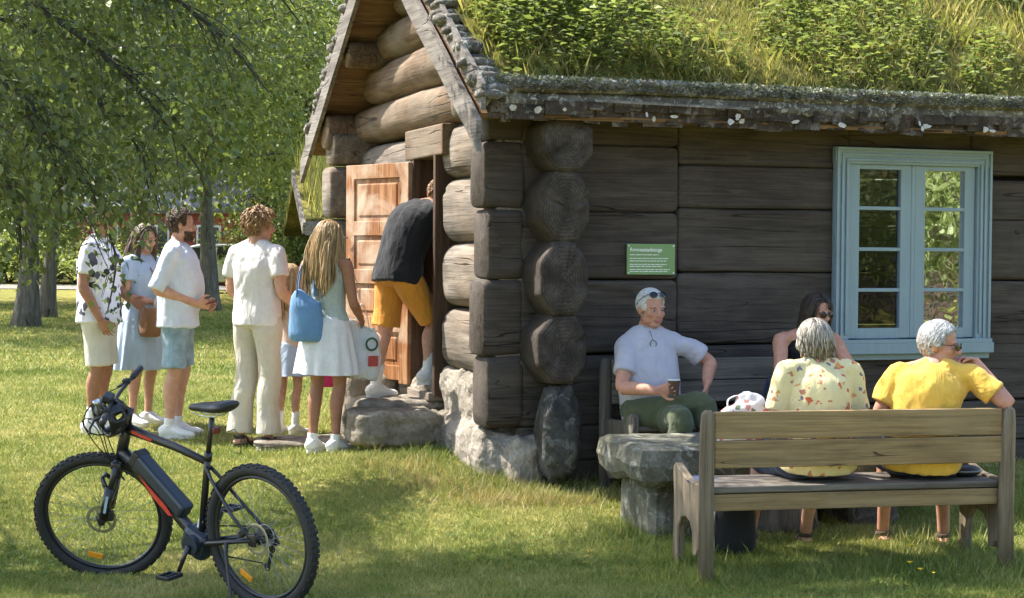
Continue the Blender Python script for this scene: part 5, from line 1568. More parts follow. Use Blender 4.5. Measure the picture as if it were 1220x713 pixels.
def make_person(label, loc, yaw, H, J=None, base=None, head_f=(0, 1, 0), head_u=(0, 0, 1), head_roll=0, skin=SK_F, female=False, bulk=1., belly=0., headk=1., limb=1.,
                toes=None, palms=None, curls=(.5, .5), world=None, group=None, hdirs=None):
    p = Person(); p.s = s = H / 1.75
    p.root = thing('person', label, 'person', loc, yaw, group)
    RZ = Matrix.Rotation(yaw, 3, 'Z')
    jj = dict(base or J0); jj.update(J or {})
    p.J = {k: V(v) * s if base is None else V(v) for k, v in jj.items()}
    if base is None: pass
    inv = RZ.inverted()
    p.toloc = lambda q: inv @ (V(q) - V(loc))
    if world:
        for k, q in world.items(): p.J[k] = p.toloc(q)
    J = p.J
    p.female = female; p.bulk = bulk; p.limb = limb
    latH = (J['hipR'] - J['hipL']).normalized(); latS = (J['shR'] - J['shL']).normalized()
    latM = (latH + latS).normalized()
    up0 = (J['wai'] - J['pel']).normalized()
    upr = J['che'].lerp(J['nek'], .55)
    if female: A = [(.125, .10), (.178, .122), (.135, .100), (.148, .115), (.145, .09), (.052, .052)]
    else: A = [(.125, .10), (.168, .118), (.152, .108), (.172, .122), (.165, .096), (.060, .060)]
    A = [(a * s * (bulk if i < 5 else 1), b * s * (bulk if i < 5 else 1)) for i, (a, b) in enumerate(A)]
    A[2] = (A[2][0] * (1 + belly * .35), A[2][1] * (1 + belly * .9))
    p.tp = [J['pel'] - up0 * .085 * s, J['pel'], J['wai'] + (latM.cross(up0)) * -.02 * 0, J['che'], upr, J['nek']]
    if belly: p.tp[2] = p.tp[2] + up0.cross(latM).normalized() * (.05 * belly * s)
    p.ta = A; p.tl = [latH, latH, latM, latS, latS, latS]
    fwdH = V(head_f).normalized(); U = V(head_u); U = (U - fwdH * U.dot(fwdH)).normalized(); Rr = fwdH.cross(U)
    if head_roll:
        q = Matrix.Rotation(head_roll, 3, fwdH); U = q @ U; Rr = q @ Rr
    hk = s * headk if s > .85 else headk * .93
    p.hk = hk
    p.HMx = Matrix.Translation(J['hed']) @ Matrix((Rr, fwdH, U)).transposed().to_4x4() @ Matrix.Scale(hk, 4)
    HM = lambda x, y, z: p.HMx @ V((x, y, z))
    mb = MB()
    spl(mb, p.tp, A, p.tl, 18, 4)
    spl(mb, [J['nek'] - (J['nek'] - J['che']).normalized() * .05 * s, J['nek'], HM(0, -.018, -.075), HM(0, -.015, -.02)], [(.07 * s, .06 * s), (.058 * s, .056 * s), (.053 * hk, .056 * hk), (.055 * hk, .06 * hk)], latS, 14, 3)
    # trapezius
    for sh in ('shR', 'shL'):
        spl(mb, [HM(0, -.03, -.09), J['nek'].lerp(J[sh], .45) + V((0, 0, .012 * s)), J[sh]], [.04 * s, .045 * s, .05 * s], None, 10, 3)
    # head
    Rh = p.HMx.to_3x3()
    def E(c, r, rot=None):
        b0 = len(mb.v); mb.ell((0, 0, 0), r, 18, 12, rot)
        for i in range(b0, len(mb.v)): mb.v[i] = tuple(p.HMx @ (V(mb.v[i]) + V(c)))
    E((0, -.012, .035), (.075, .094, .085)); E((0, .024, -.025), (.060, .066, .088)); E((0, .046, -.088), (.036, .036, .028)); E((0, .012, -.075), (.050, .05, .035))
    for x in (-1, 1):
        E((x * .030, .076, .018), (.026, .013, .009)); E((x * .037, .056, -.028), (.024, .026, .023)); E((x * .077, -.004, -.006), (.009, .019, .031), Matrix.Rotation(x * .35, 3, 'Z'))
        E((x * .046, .02, -.062), (.018, .035, .03)); E((x * .010, .099, -.036), (.008, .010, .007))
    b0 = len(mb.v)
    spl(mb, [(0, .083, .012), (0, .096, -.012), (0, .108, -.030), (0, .100, -.040)], [.009, .0105, .0135, .009], V((1, 0, 0)), 8, 2)
    for i in range(b0, len(mb.v)): mb.v[i] = tuple(p.HMx @ V(mb.v[i]))
    E((0, .085, -.0585), (.022, .011, .0065)); E((0, .084, -.071), (.020, .011, .007))
    # limbs
    lk = s * limb * (.9 if female else 1)
    p.arm = {}; p.leg = {}
    toes = toes or {}
    for q in 'RL':
        sg_ = 1 if q == 'R' else -1
        sh, el, wr = J['sh' + q], J['el' + q], J['wr' + q]
        inn = J['nek'].lerp(J['che'], .35).lerp(sh, .6)
        pts = [inn, sh, sh.lerp(el, .45), el, el.lerp(wr, .3), wr]
        rad = [.052 * lk, .056 * lk, .049 * lk, .040 * lk, .042 * lk, .027 * lk]
        p.arm[q] = (pts, rad); spl(mb, pts, rad, None, 14, 3)
        d = (hdirs or {}).get(q); d = (wr - el).normalized() if d is None else V(d)
        n = (palms or {}).get(q, (-sg_, 0, 0))
        hand(mb, wr, d, V(n), sg_, s * (.92 if female else 1) * (1 if s > .85 else 1), curls[0 if q == 'R' else 1])
        hp, kn, an = J['hip' + q], J['kn' + q], J['an' + q]
        td = V(toes.get(q, (sg_ * .15, 1, 0))).normalized()
        sd = (an - kn).normalized(); bk = -(td - sd * td.dot(sd)); bk = bk.normalized() if bk.length > .1 else V((0, 0, 0))
        th_ = (kn - hp).normalized()
        pts = [hp - th_ * .03 * s, hp.lerp(kn, .2), hp.lerp(kn, .55), kn, kn.lerp(an, .30) + bk * .018 * s, kn.lerp(an, .68) + bk * .006 * s, an]
        rad = [.088 * lk * (1.05 if female else 1), .092 * lk * (1.06 if female else 1), .075 * lk, .055 * lk, .057 * lk, .040 * lk, .036 * lk]
        p.leg[q] = (pts, rad, td); spl(mb, pts, rad, None, 16, 3)
        up = V((0, 0, 1)); up = (up - td * up.dot(td)).normalized(); lat = td.cross(up)
        fp = [an - td * .055 * s - up * .035 * s, an - td * .04 * s - up * .045 * s, an + td * .05 * s - up * .045 * s, an + td * .125 * s - up * .060 * s, an + td * .185 * s - up * .066 * s]
        spl(mb, fp, [(.02 * s, .02 * s), (.032 * s, .034 * s), (.036 * s, .034 * s), (.043 * s, .020 * s), (.022 * s, .010 * s)], lat, 12, 3)
        p.leg[q] = (pts, rad, td, up, lat, an)
    body = remeshed(mb, 'body', [skin, LIPS], .0062, 2, p.root)
    me = body.data; inv = p.HMx.inverted()
    mi = [0] * len(me.polygons)
    for i, f in enumerate(me.polygons):
        c = inv @ f.center
        if abs(c.x) < .025 - abs(c.z + .065) * .6 and c.y > .075 and -.078 < c.z < -.053: mi[i] = 1
    me.polygons.foreach_set('material_index', mi)
    p.body = body
    for x in (-1, 1):
        mb = MB(); mb.ell((x * .030, .0785, -.003), (.0125, .0085, .0052), 12, 8); mb.xform(p.HMx); e = mb.build('eye', EYEW, p.root, True)
        mb = MB(); mb.ell((x * .030, .0865, -.003), (.0056, .0022, .0048), 10, 6); mb.xform(p.HMx); mb.build('iris', EYED, e, True)
    return p
def fold(o, amp, fr, seed, st=(1, 1, .45)):
    displace(o, amp, fr, seed, st, 3)
def top(p, mat, hem=.08, loose=.018, sleeve=.5, sl_loose=.014, name='shirt', neck=.0, seed=1, amp=.010, fr=9, vox=.008, hemk=1.0, low=None, st=(1, 1, .5)):
    """shirt: torso loft plus sleeves (fraction of the arm, 0 = none)"""
    s = p.s; mb = MB(); up0 = (p.tp[1] - p.tp[0]).normalized()
    pts = [p.tp[1] - up0 * hem * s] + ([p.tp[1]] if hem > .03 else []) + p.tp[2:]
    k0 = p.ta[1]
    ra = [((k0[0] + loose) * hemk, (k0[1] + loose) * hemk)] + ([(k0[0] + loose, k0[1] + loose)] if hem > .03 else []) + [(a + loose, b + loose) for a, b in p.ta[2:5]] + [(p.ta[5][0] + .014, p.ta[5][1] + .014)]
    la = [p.tl[1]] + ([p.tl[1]] if hem > .03 else []) + p.tl[2:]
    if not neck: pts[-1] = pts[-1] + (pts[-1] - pts[-2]).normalized() * (.018 * s)
    if neck: pts[-1] = pts[-1] - (pts[-1] - pts[-2]).normalized() * neck
    spl(mb, pts, ra, la, 20, 4)
    for q in 'RL':
        a, r = p.arm[q]
        nk_ = p.tp[5] - (p.tp[5] - p.tp[4]).normalized() * ((.012 * s + neck) if neck else -.012 * s); shp = a[1]
        spl(mb, [nk_.lerp(shp, .12), nk_.lerp(shp, .5) - V((0, 0, .006 * s)), shp - V((0, 0, .004)) if sleeve > 0 else nk_.lerp(shp, .78)], [.058 * s, .060 * s, .060 * s * p.limb if sleeve > 0 else .05 * s], None, 14, 3)
        if sleeve <= 0:
            continue
        A_ = [a[0], a[1], a[2], a[3], a[4], a[5]]; R_ = [r[0] + .010, r[1] + .010, r[2] + sl_loose, r[3] + sl_loose * 1.1, r[4] + sl_loose, r[5] + sl_loose]
        # along-arm parameters: 0 inner, .0 shoulder ... 1 elbow, 2 wrist
        cut = sleeve
        tpar = [-.3, 0, .45, 1, 1.3, 2]
        P_, Q_ = [], []
        for i in range(6):
            if tpar[i] <= cut + 1e-6: P_.append(A_[i]); Q_.append(R_[i])
            else:
                f = (cut - tpar[i - 1]) / (tpar[i] - tpar[i - 1]); P_.append(A_[i - 1].lerp(A_[i], f)); Q_.append(R_[i - 1] + (R_[i] - R_[i - 1]) * f + .003); break
        spl(mb, P_, Q_, None, 16, 4)
    o = remeshed(mb, name, [mat], vox, 7, p.root, .6)
    fold(o, amp, fr, seed, st); return o
def pants(p, mat, length=.5, loose=.015, hemw=None, name='shorts', seed=2, amp=.008, fr=8, waist=.10, vox=.008, st=(1, 1, .5), only=None):
    """length: 1 = knee, 2 = ankle"""
    s = p.s; mb = MB(); up0 = (p.tp[1] - p.tp[0]).normalized()
    k0, k1 = p.ta[0], p.ta[1]
    spl(mb, [p.tp[1] + up0 * waist * s, p.tp[1], p.tp[0], p.tp[0] - up0 * .02 * s], [(k1[0] * .94 + loose, k1[1] * .94 + loose), (k1[0] + loose, k1[1] + loose), (k0[0] + loose + .02, k0[1] + loose), (.07 * s, .06 * s)], p.tl[0], 20, 4)
    tp_ = [-.1, .2, .55, 1, 1.3, 1.68, 2]
    for q in 'RL':
        a, r = p.leg[q][0], p.leg[q][1]
        P_, Q_ = [], []
        for i in range(7):
            l_ = loose * (1 if i < 3 else 1.25)
            rr = r[i] + l_
            if hemw is not None and i >= 2: 
                f = (tp_[i] - .2) / (length - .2); rr = rr * (1 - f) + hemw * f if i > 1 else rr
            if tp_[i] <= length + 1e-6: P_.append(a[i]); Q_.append(rr)
            else:
                f = (length - tp_[i - 1]) / (tp_[i] - tp_[i - 1]); P_.append(a[i - 1].lerp(a[i], f)); Q_.append(hemw if hemw is not None else Q_[-1] * (1 - f) + rr * f + .004); break
        spl(mb, P_, Q_, None, 18, 4)
    o = remeshed(mb, name, [mat], vox, 3, p.root)
    fold(o, amp, fr, seed, st); return o
def skirt(p, mat, z0, z1, r0, r1, name='skirt', pleats=14, amp=.02, seed=3, cx=0, cy=0, oval=.8):
    mb = MB(); n = 96; m = 18; vs = []; fs = []
    for j in range(m + 1):
        t = j / m; z = z0 + (z1 - z0) * t
        for i in range(n):
            a = 2 * math.pi * i / n
            w = 1 + amp / .2 * t * (math.sin(a * pleats + 1.5 * noise.noise(V((math.cos(a) * 2, math.sin(a) * 2, seed)))) * .6 + .8 * noise.noise(V((math.cos(a) * 3, math.sin(a) * 3, z * 2 + seed))))
            r = (r0 + (r1 - r0) * t ** .8) * w
            zz = z + (.012 * noise.noise(V((math.cos(a) * 2, math.sin(a) * 2, seed + 5))) if j == m else 0)
            vs.append((cx + r * math.cos(a), cy + r * oval * math.sin(a), zz))
    for j in range(m):
        for i in range(n):
            i2 = (i + 1) % n; fs.append((j * n + i, (j + 1) * n + i, (j + 1) * n + i2, j * n + i2))
    fs.append(tuple(range(n)))
    mb.add(vs, fs); o = mb.build(name, mat, p.root, True)
    return o
def shoes(p, mat, sole, name='shoe', sock=None, sockh=.0, which='RL'):
    s = p.s
    for q in which:
        td, up, lat, an = p.leg[q][2:6]
        mb = MB()
        spl(mb, [an - td * .075 * s - up * .045 * s, an - td * .05 * s - up * .035 * s, an + td * .02 * s - up * .022 * s, an + td * .10 * s - up * .045 * s, an + td * .175 * s - up * .055 * s, an + td * .205 * s - up * .06 * s],
            [(.022 * s, .026 * s), (.042 * s, .048 * s), (.045 * s, .056 * s), (.050 * s, .034 * s), (.042 * s, .026 * s), (.018 * s, .014 * s)], lat, 16, 4)
        mb.tube([an - up * .03 * s, an + up * .02 * s], [.046 * s, .047 * s], 16)
        o = remeshed(mb, name, [mat], .006, 3, p.root)
        mb = MB(); c = an + td * .06 * s - up * .074 * s
        out = []
        for k in range(24):
            a = 2 * math.pi * k / 24; x = math.cos(a); y = math.sin(a)
            out.append((x * .142 * s, y * (.044 + .006 * x) * s))
        mb.prism(out, c - up * .012 * s, td, lat, up, .028 * s); mb.build('sole', sole, o)
        if sock:
            kn = p.leg[q][0][3]; mb = MB(); d = (kn - an).normalized()
            spl(mb, [an - d * .02, an + d * .04 * s, an + d * sockh * s], [.040 * s * p.limb, .041 * s * p.limb, .044 * s * p.limb], None, 14, 3); mb.build('sock', sock, p.root, True)
def sandals(p, mat, which='RL'):
    s = p.s
    for q in which:
        td, up, lat, an = p.leg[q][2:6]; mb = MB(); c = an + td * .06 * s - up * .088 * s
        mb.prism([(math.cos(2 * math.pi * k / 22) * .14 * s, math.sin(2 * math.pi * k / 22) * .045 * s) for k in range(22)], c, td, lat, up, .024 * s)
        o = mb.build('sandal', mat, p.root)
        for off, h in ((.11, -.052), (.045, -.012)):
            mb = MB(); pts = []
            for k in range(9):
                a = math.pi * k / 8; pts.append(an + td * off * s + lat * math.cos(a) * .046 * s + up * (-.08 + math.sin(a) * (.08 + h)) * s)
            mb.tube(pts, [(.013 * s, .004 * s)] * 9, 6, lat=td); mb.build('strap', mat, o, True)
        mb = MB(); pts = []
        for k in range(9):
            a = -math.pi * .5 + math.pi * k / 8; pts.append(an - td * (math.cos(a) * .05 - .0) * s + lat * math.sin(a) * .043 * s - up * .015 * s)
        mb.tube(pts, [(.012 * s, .004 * s)] * 9, 6, lat=up); mb.build('strap', mat, o, True)
def hair(p, mat, n, length, style='short', seed=1, vol=.010, front=.078, nape=-.055, name='hair', r0=.011, back_long=0., flow=None, wav=.2, cap=True, side=.035, fringe=0):
    """clumps of hair growing from the scalp"""
    rg = random.Random(seed); mb = MB()
    c = V((0, -.012, .035)); R = V((.079, .098, .090))
    k = 0
    fl = V(flow) if flow else None
    mb.t = .35
    if cap:
        b0 = len(mb.v); mb.ell((0, 0, 0), (1, 1, 1), 26, 20); keep = []
        for i in range(b0, len(mb.v)):
            q = V(mb.v[i]); 
            pos = c + V((q.x * R.x, q.y * R.y, q.z * R.z)) * (1 + .04 * noise.noise(q * 3 + V((seed, 0, 0))))
            lim = front - max(0, .0) 
            inside = (pos.y > .045 and pos.z < front) or (pos.y > side and pos.z < .03) or pos.z < nape or (pos.y > -.01 and pos.z < -.01)
            f = .90 if inside else 1.03
            pos2 = c + (pos - c) * f
            if inside and pos.z < nape: pos2.z = max(pos2.z, nape)
            mb.v[i] = tuple(p.HMx @ pos2)
    tries = 0
    while k < n and tries < n * 12:
        tries += 1
        z_ = rg.uniform(-1, 1); a = rg.uniform(0, 6.283); rr = math.sqrt(1 - z_ * z_)
        q = V((rr * math.cos(a), rr * math.sin(a), z_))
        pos = c + V((q.x * R.x, q.y * R.y, q.z * R.z)) * 1.0
        if (pos.y > .045 and pos.z < front) or (pos.y > side and pos.z < .035) or pos.z < nape or (pos.y > -.012 and pos.z < .012): continue
        k += 1
        nrm = V((q.x / R.x, q.y / R.y, q.z / R.z)).normalized()
        L = length * rg.uniform(.7, 1.2)
        if back_long and pos.z < .11: L = back_long * rg.uniform(.75, 1.08)
        if back_long and pos.z >= .11: L = back_long * rg.uniform(.7, 1.05)
        steps = 5 if not back_long else 12
        st = L / steps; pts = [pos.copy()]; cur = pos.copy()
        crown = V((0, -.05, .125))
        away = (pos - crown); away = away - nrm * away.dot(nrm); away = away.normalized() if away.length > 1e-4 else V((0, -1, 0))
        swirl = V((rg.gauss(0, wav), rg.gauss(0, wav), rg.gauss(0, wav)))
        if not fringe and pos.y > -.02: away = V((math.copysign(.8, pos.x) * min(1, abs(pos.x) / .02), -.9, .25)); away = (away - nrm * away.dot(nrm)).normalized()
        d = (away * 1.0 + nrm * (.35 if style == 'short' else .12) + swirl + (fl if fl else V((0, 0, 0)))).normalized()
        if fringe and pos.y > .02 and pos.z > .06: d = (V((rg.gauss(0, .3), .8, .25)) + nrm * .3).normalized()
        ph = rg.random() * 6
        for j in range(steps):
            d = (d + V((0, 0, -.28 if style == 'short' else -.5)) * (1 if style != 'up' else -.2) + V((rg.gauss(0, wav * .4), rg.gauss(0, wav * .4), 0))).normalized()
            cur = cur + d * st
            if back_long and wav: cur = cur + V((math.sin(j * .9 + ph), math.cos(j * .8 + ph), 0)) * .0025
            e = V(((cur.x - c.x) / (R.x + vol), (cur.y - c.y) / (R.y + vol), (cur.z - c.z) / (R.z + vol)))
            if e.length < 1:
                e = e.normalized(); cur = c + V((e.x * (R.x + vol), e.y * (R.y + vol), e.z * (R.z + vol)))
            elif back_long and cur.z < -.03:
                # fall onto neck and back
                rad = .062 if cur.z > -.13 else .105
                if cur.y > -.06 - (.05 if cur.z < -.13 else 0) and abs(cur.x) < .09 and cur.y < .03: cur.y = min(cur.y, -.06 - (.05 if cur.z < -.13 else 0) - rg.random() * .015)
            pts.append(cur.copy())
        mb.t = rg.random()
        m_ = len(pts)
        w = r0 * rg.uniform(.7, 1.15)
        mb.tube([p.HMx @ x for x in pts], [w * p.hk * (.55 + .6 * math.sin(math.pi * min(1, (i + .6) / m_ * .75))) * (1 if i < m_ - 1 else .3) for i in range(m_)], 5, True)
    return mb.build(name, mat, p.root, True)
def brows(p, mat):
    for x in (-1, 1):
        mb = MB(); mb.tube([p.HMx @ V((x * .014, .0895, .017)), p.HMx @ V((x * .030, .089, .021)), p.HMx @ V((x * .046, .078, .017))], [.0025, .003, .0015], 6); mb.build('eyebrow', mat, p.root, True)
def beard(p, mat, n=130, seed=4, L=.022):
    rg = random.Random(seed); mb = MB(); k = 0
    while k < n:
        a = rg.uniform(-1.45, 1.45); z = rg.uniform(-.112, -.045)
        w = .060 - max(0, -.06 - z) * .45
        x = math.sin(a) * w; y = .018 + math.cos(a) * (.072 - max(0, -.085 - z) * .5)
        if abs(x) < .024 and z > -.080 and y > .06 and not (-.053 < z): continue
        if abs(x) < .5 * .03 and z > -.045: continue
        k += 1; mb.t = rg.random()
        q = V((x, y, z)); d = V((x * 4, (y - .02) * 3, -.9)).normalized()
        mb.tube([p.HMx @ q, p.HMx @ (q + d * L * .5), p.HMx @ (q + d * L + V((0, 0, -.004)))], [.006, .005, .001], 5)
    return mb.build('beard', mat, p.root, True)
def glasses(p, up=False, dark=True, name='sunglasses'):
    """spectacles on the nose, or pushed up on the hair"""
    off = V((0, .004, .0)); rot = Matrix.Identity(3)
    if up: off = V((0, -.020, .090)); rot = Matrix.Rotation(.5, 3, 'X')
    T = lambda q: p.HMx @ (rot @ (V(q) - V((0, .09, 0))) + V((0, .09, 0)) + off)
    mb = MB()
    mb.tube([T((-.012, .103, .004)), T((0, .107, .006)), T((.012, .103, .004))], .002, 6)
    for x in (-1, 1): mb.tube([T((x * .060, .088, .006)), T((x * .078, .05, .006)), T((x * .083, -.01, .003)), T((x * .082, -.035, -.015))], .0024, 6)
    f = mb.build(name, M_BLACK, p.root, True)
    for x in (-1, 1):
        mb = MB(); b0 = len(mb.v); mb.ell((0, 0, 0), (.027, .004, .021), 14, 6)
        for i in range(b0, len(mb.v)): mb.v[i] = tuple(T(Matrix.Rotation(-x * .28, 3, 'Z') @ V(mb.v[i]) + V((x * .035, .099, -.002))))
        mb.build('lens', M_LENS if dark else M_GLASS, f, True)
    return f
HG = hairmat('grey_white_hair', (.16, .155, .15), (.40, .39, .37), (.62, .60, .57))
HGS = hairmat('streaked_grey_blonde_hair', (.045, .035, .028), (.22, .19, .15), (.60, .55, .44))
HW = hairmat('cropped_white_hair', (.42, .40, .37), (.60, .58, .55), (.75, .73, .70))
HB = hairmat('brown_hair', (.030, .016, .009), (.075, .042, .022), (.15, .09, .05))
HDB = hairmat('dark_brown_hair', (.012, .008, .006), (.028, .019, .013), (.06, .042, .03))
HBL = hairmat('blonde_hair', (.13, .075, .03), (.34, .22, .10), (.58, .43, .23))
HLB = hairmat('light_brown_curls', (.10, .050, .020), (.24, .13, .055), (.42, .26, .12))
WHITE = cloth('white_cotton', (.72, .71, .72), bmp=.35, scale=16); OFFW = cloth('off_white_cotton', (.64, .60, .58), bmp=.35, scale=16); WHITEB = cloth('bluish_white_linen', (.60, .64, .74), bmp=.4, scale=18)
CREAM = cloth('cream_linen', (.54, .485, .40), bmp=.45, scale=18); CREAM2 = cloth('cream_cotton', (.60, .56, .48), bmp=.4)
DENIM = cloth('washed_denim', (.26, .36, .44), var=.35, scale=9, bmp=.4); NAVY = cloth('navy_denim', (.03, .045, .085), bmp=.3)
LBLUE = cloth('light_blue_cotton', (.42, .52, .66), bmp=.35); SAGE = cloth('sage_ribbed_knit', (.42, .48, .45), bmp=.5, scale=40)
BLACKT = cloth('black_cotton', (.011, .012, .015), bmp=.3); ORANGE = cloth('orange_cotton', (.60, .255, .035), bmp=.35)
LILAC = cloth('pale_grey_cotton', (.43, .42, .47), bmp=.35); OLIVE = cloth('olive_cotton', (.075, .088, .045), bmp=.4, scale=14); YELLOW = cloth('yellow_cotton', (.72, .44, .075), bmp=.35)
PEACH = cloth('pale_peach_cotton', (.62, .47, .38), bmp=.3)
FLORAL = spotted('yellow_flowered_cotton', (.70, .60, .32), [(.55, .13, .06), (.45, .20, .12), (.20, .17, .22), (.62, .28, .10)], 24, .40)
LEAFY = spotted('white_shirt_black_leaves', (.70, .69, .76), [(.03, .03, .045), (.06, .06, .08), (.03, .03, .04), (.10, .10, .13)], 13, .52)
SHOEW = cloth('white_shoe_leather', (.72, .71, .69), bmp=.2); SOLEW = simple('white_rubber', (.70, .68, .64), .7); SOCKW = cloth('white_sock', (.75, .74, .73), bmp=.4)
SANDM = cloth('brown_strap', (.07, .05, .035)); SOLED = simple('dark_sole', (.03, .026, .024), .8)
def at(px, d):
    q = P(px, 500, d); return (q.x, q.y, gz(q.x, q.y))
def yawto(x, y): return math.atan2(-x, y)
QG = 'people waiting in a line before the cabin door'
BG = 'people sitting on the two benches'
# --- man in the leaf-print shirt
p = make_person('man in white shirt with black leaf print and cream shorts, half hidden by leaves', at(118, 13.3), yawto(1, -.08), 1.80,
                dict(elR=(.25, -.04, 1.13), wrR=(.235, .09, .88), elL=(-.24, .02, 1.13), wrL=(-.20, .20, 1.02)), head_f=(.1, 1, -.03), skin=SK_T, bulk=1.16, group=QG, palms=dict(R=(-1, .2, 0), L=(1, 0, 0)))
top(p, LEAFY, .12, .028, .72, .024, seed=3, amp=.012, hemk=1.05); pants(p, CREAM2, .98, .022, .098, seed=4, waist=.0); shoes(p, SHOEW, SOLEW, sock=SOCKW, sockh=.12); hair(p, HB, 700, .045, seed=3, wav=.5, r0=.006); brows(p, HB)
# --- girl in the blue dress
p = make_person('girl in pale blue dress with long brown hair between the two men at left', at(170, 13.75), yawto(.85, -.45), 1.63,
                dict(elR=(.20, -.02, 1.13), wrR=(.06, .22, 1.08), elL=(-.22, .0, 1.13), wrL=(-.06, .24, 1.13)), head_f=(.1, 1, -.12), skin=SK_F, female=True, group=QG, hdirs=dict(R=(-.8, .5, .1)))
top(p, LBLUE, -.06, .020, .5, .028, seed=5, name='bodice', amp=.008); s = p.s
skirt(p, LBLUE, 1.09 * s, .50 * s, .165, .27, 'skirt', 16, .016, 4); shoes(p, SHOEW, SOLEW); hair(p, HB, 260, .1, 'long', seed=6, back_long=.34, r0=.012, wav=.12); brows(p, HB)
mb = MB(); mb.torus((0, 0, 0), .031, .009, 18, 8); wv = (p.J['wrR'] - p.J['elR']).normalized(); mb.xform(Matrix.Translation(p.J['wrR'] - wv * .02) @ V((0, 1, 0)).rotation_difference(wv).to_matrix().to_4x4()); mb.build('wrist_scrunchie', SHOEW, p.root, True)
M_TANB = cloth('tan_leather', (.25, .12, .055), .55)
q = p.root.matrix_basis @ V((.15, .20, .93 * s)); 
bg = thing('shoulder_bag', 'small tan leather bag hanging at the hip of the girl in the blue dress', 'bag', q, yawto(.85, -.45))
mb = MB(); spl(mb, [(0, 0, -.13), (0, 0, -.12), (0, 0, 0), (0, 0, .09), (0, 0, .10)], [(.03, .015), (.10, .045), (.11, .045), (.095, .03), (.03, .01)], V((0, 1, 0)), 16, 3); mb.build('bag_body', M_TANB, bg, True)
mb = MB(); spl(mb, [(0, .08, .08), (-.03, .06, .22), (-.10, -.06, .40), (-.15, -.20, .46)], [.006] * 4, None, 6, 4); mb.build('strap', M_TANB, bg, True)
# --- bearded man
p = make_person('bearded man in pale blue-white shirt and denim shorts standing in profile', at(212, 13.1), yawto(1, .02), 1.77,
                dict(elR=(.245, -.12, 1.15), wrR=(.15, .165, 1.035), elL=(-.245, -.08, 1.14), wrL=(-.12, .18, 1.03), knR=(.10, -.01, .51), anR=(.105, -.05, .085)), head_f=(-.05, 1, -.02), skin=SK_F, bulk=1.12, belly=.35, group=QG, palms=dict(R=(-1, 0, .2)), hdirs=dict(R=(-.35, .9, -.1)), curls=(.9, .9))
top(p, WHITEB, .12, .028, 1.0, .020, seed=8, amp=.013, hemk=1.04); pants(p, DENIM, .93, .020, .092, seed=9, amp=.010, waist=.0); shoes(p, SHOEW, SOLEW, sock=SOCKW, sockh=.07); hair(p, HB, 900, .025, seed=9, wav=.25, r0=.0045); brows(p, HB); beard(p, HB, 170, 4, .014)
hz_ = p.root.matrix_basis @ (p.J['wrR'] + V((-.045, .075, .0)))
ph = thing('phone', 'dark red phone held before his belly by the bearded man', 'phone', hz_, yawto(1, .02))
mb = MB(); mb.box((0, .02, 0), (.07, .13, .009), Matrix.Rotation(.25, 3, 'X'), .003); mb.build('case', simple('dark_red_case', (.16, .02, .025), .4), ph)
mb = MB(); mb.box((0, .018, .0055), (.062, .118, .002), Matrix.Rotation(.25, 3, 'X')); mb.build('screen', M_LENS, ph)
# --- boy in white
p = make_person('boy in white T-shirt and baggy cream linen trousers seen from behind', at(306, 12.6), yawto(.52, .85), 1.78,
                dict(elR=(.255, -.03, 1.15), wrR=(.19, .21, 1.03), elL=(-.25, -.0, 1.15), wrL=(-.16, .22, 1.05), knR=(.115, .02, .51), anR=(.13, -.02, .085), knL=(-.105, .01, .51), anL=(-.115, -.05, .085)), head_f=(.72, .70, -.04), skin=SK_F, bulk=.98, group=QG, toes=dict(R=(.75, .8, 0), L=(-.1, 1, 0)), curls=(.9, .9))
top(p, OFFW, .075, .034, .62, .026, seed=11, amp=.012); pants(p, CREAM, 1.96, .016, .095, 'trousers', 12, .013, 7, waist=.0); sandals(p, SOLED); hair(p, HLB, 900, .052, seed=12, vol=.016, r0=.006, wav=.6, nape=-.06, fringe=1); brows(p, HLB)
hz_ = p.root.matrix_basis @ (p.J['wrR'] + V((-.02, .09, .02)))
cn = thing('drink_can', 'red drink can held by the boy in white', 'can', hz_)
mb = MB(); mb.tube([V((0, 0, -.06)), V((0, 0, -.055)), V((0, 0, .05)), V((0, 0, .06))], [.024, .031, .031, .025], 18); mb.build('can_body', simple('red_can', (.5, .04, .03), .3), cn, True)
mb = MB(); mb.tube([V((0, 0, .06)), V((0, 0, .064))], [.025, .024], 18); mb.build('lid', M_STEEL, cn)
# --- little girl
p = make_person('small blonde girl in pale top and light blue skirt half hidden behind the boy', at(344, 13.3), yawto(.5, .85), 1.31,
                dict(elR=(.21, .0, 1.15), wrR=(.18, .17, .98)), head_f=(.5, .85, 0), skin=SK_F, female=True, headk=1.0, bulk=.95, limb=.95, group=QG)
top(p, PEACH, .05, .014, .5, .018, seed=13, amp=.006); s = p.s
skirt(p, LBLUE, .98 * s, .62 * s, .125, .185, 'skirt', 10, .012, 8); shoes(p, SHOEW, SOLEW, sock=SOCKW, sockh=.16); hair(p, HBL, 500, .1, 'long', seed=14, back_long=.34, r0=.0075, wav=.1)
q = p.root.matrix_basis @ V((.20, .22, .47))
bg = thing('carrier_bag', 'bright pink bag glimpsed beside the small girl in blue skirt', 'bag', q, .2)
mb = MB(); spl(mb, [(0, 0, -.10), (0, 0, -.09), (0, 0, .03), (0, 0, .08)], [(.06, .02), (.10, .04), (.09, .03), (.085, .012)], V((1, 0, 0)), 14, 3)
mb.build('bag_body', simple('pink_plastic', (.65, .03, .16), .4), bg, True)
mb = MB(); mb.tube([V((-.05, 0, .07)), V((-.03, 0, .20)), V((.03, 0, .20)), V((.05, 0, .07))], .004, 6); mb.build('handle', simple('pink_cord', (.5, .03, .14), .5), bg, True)
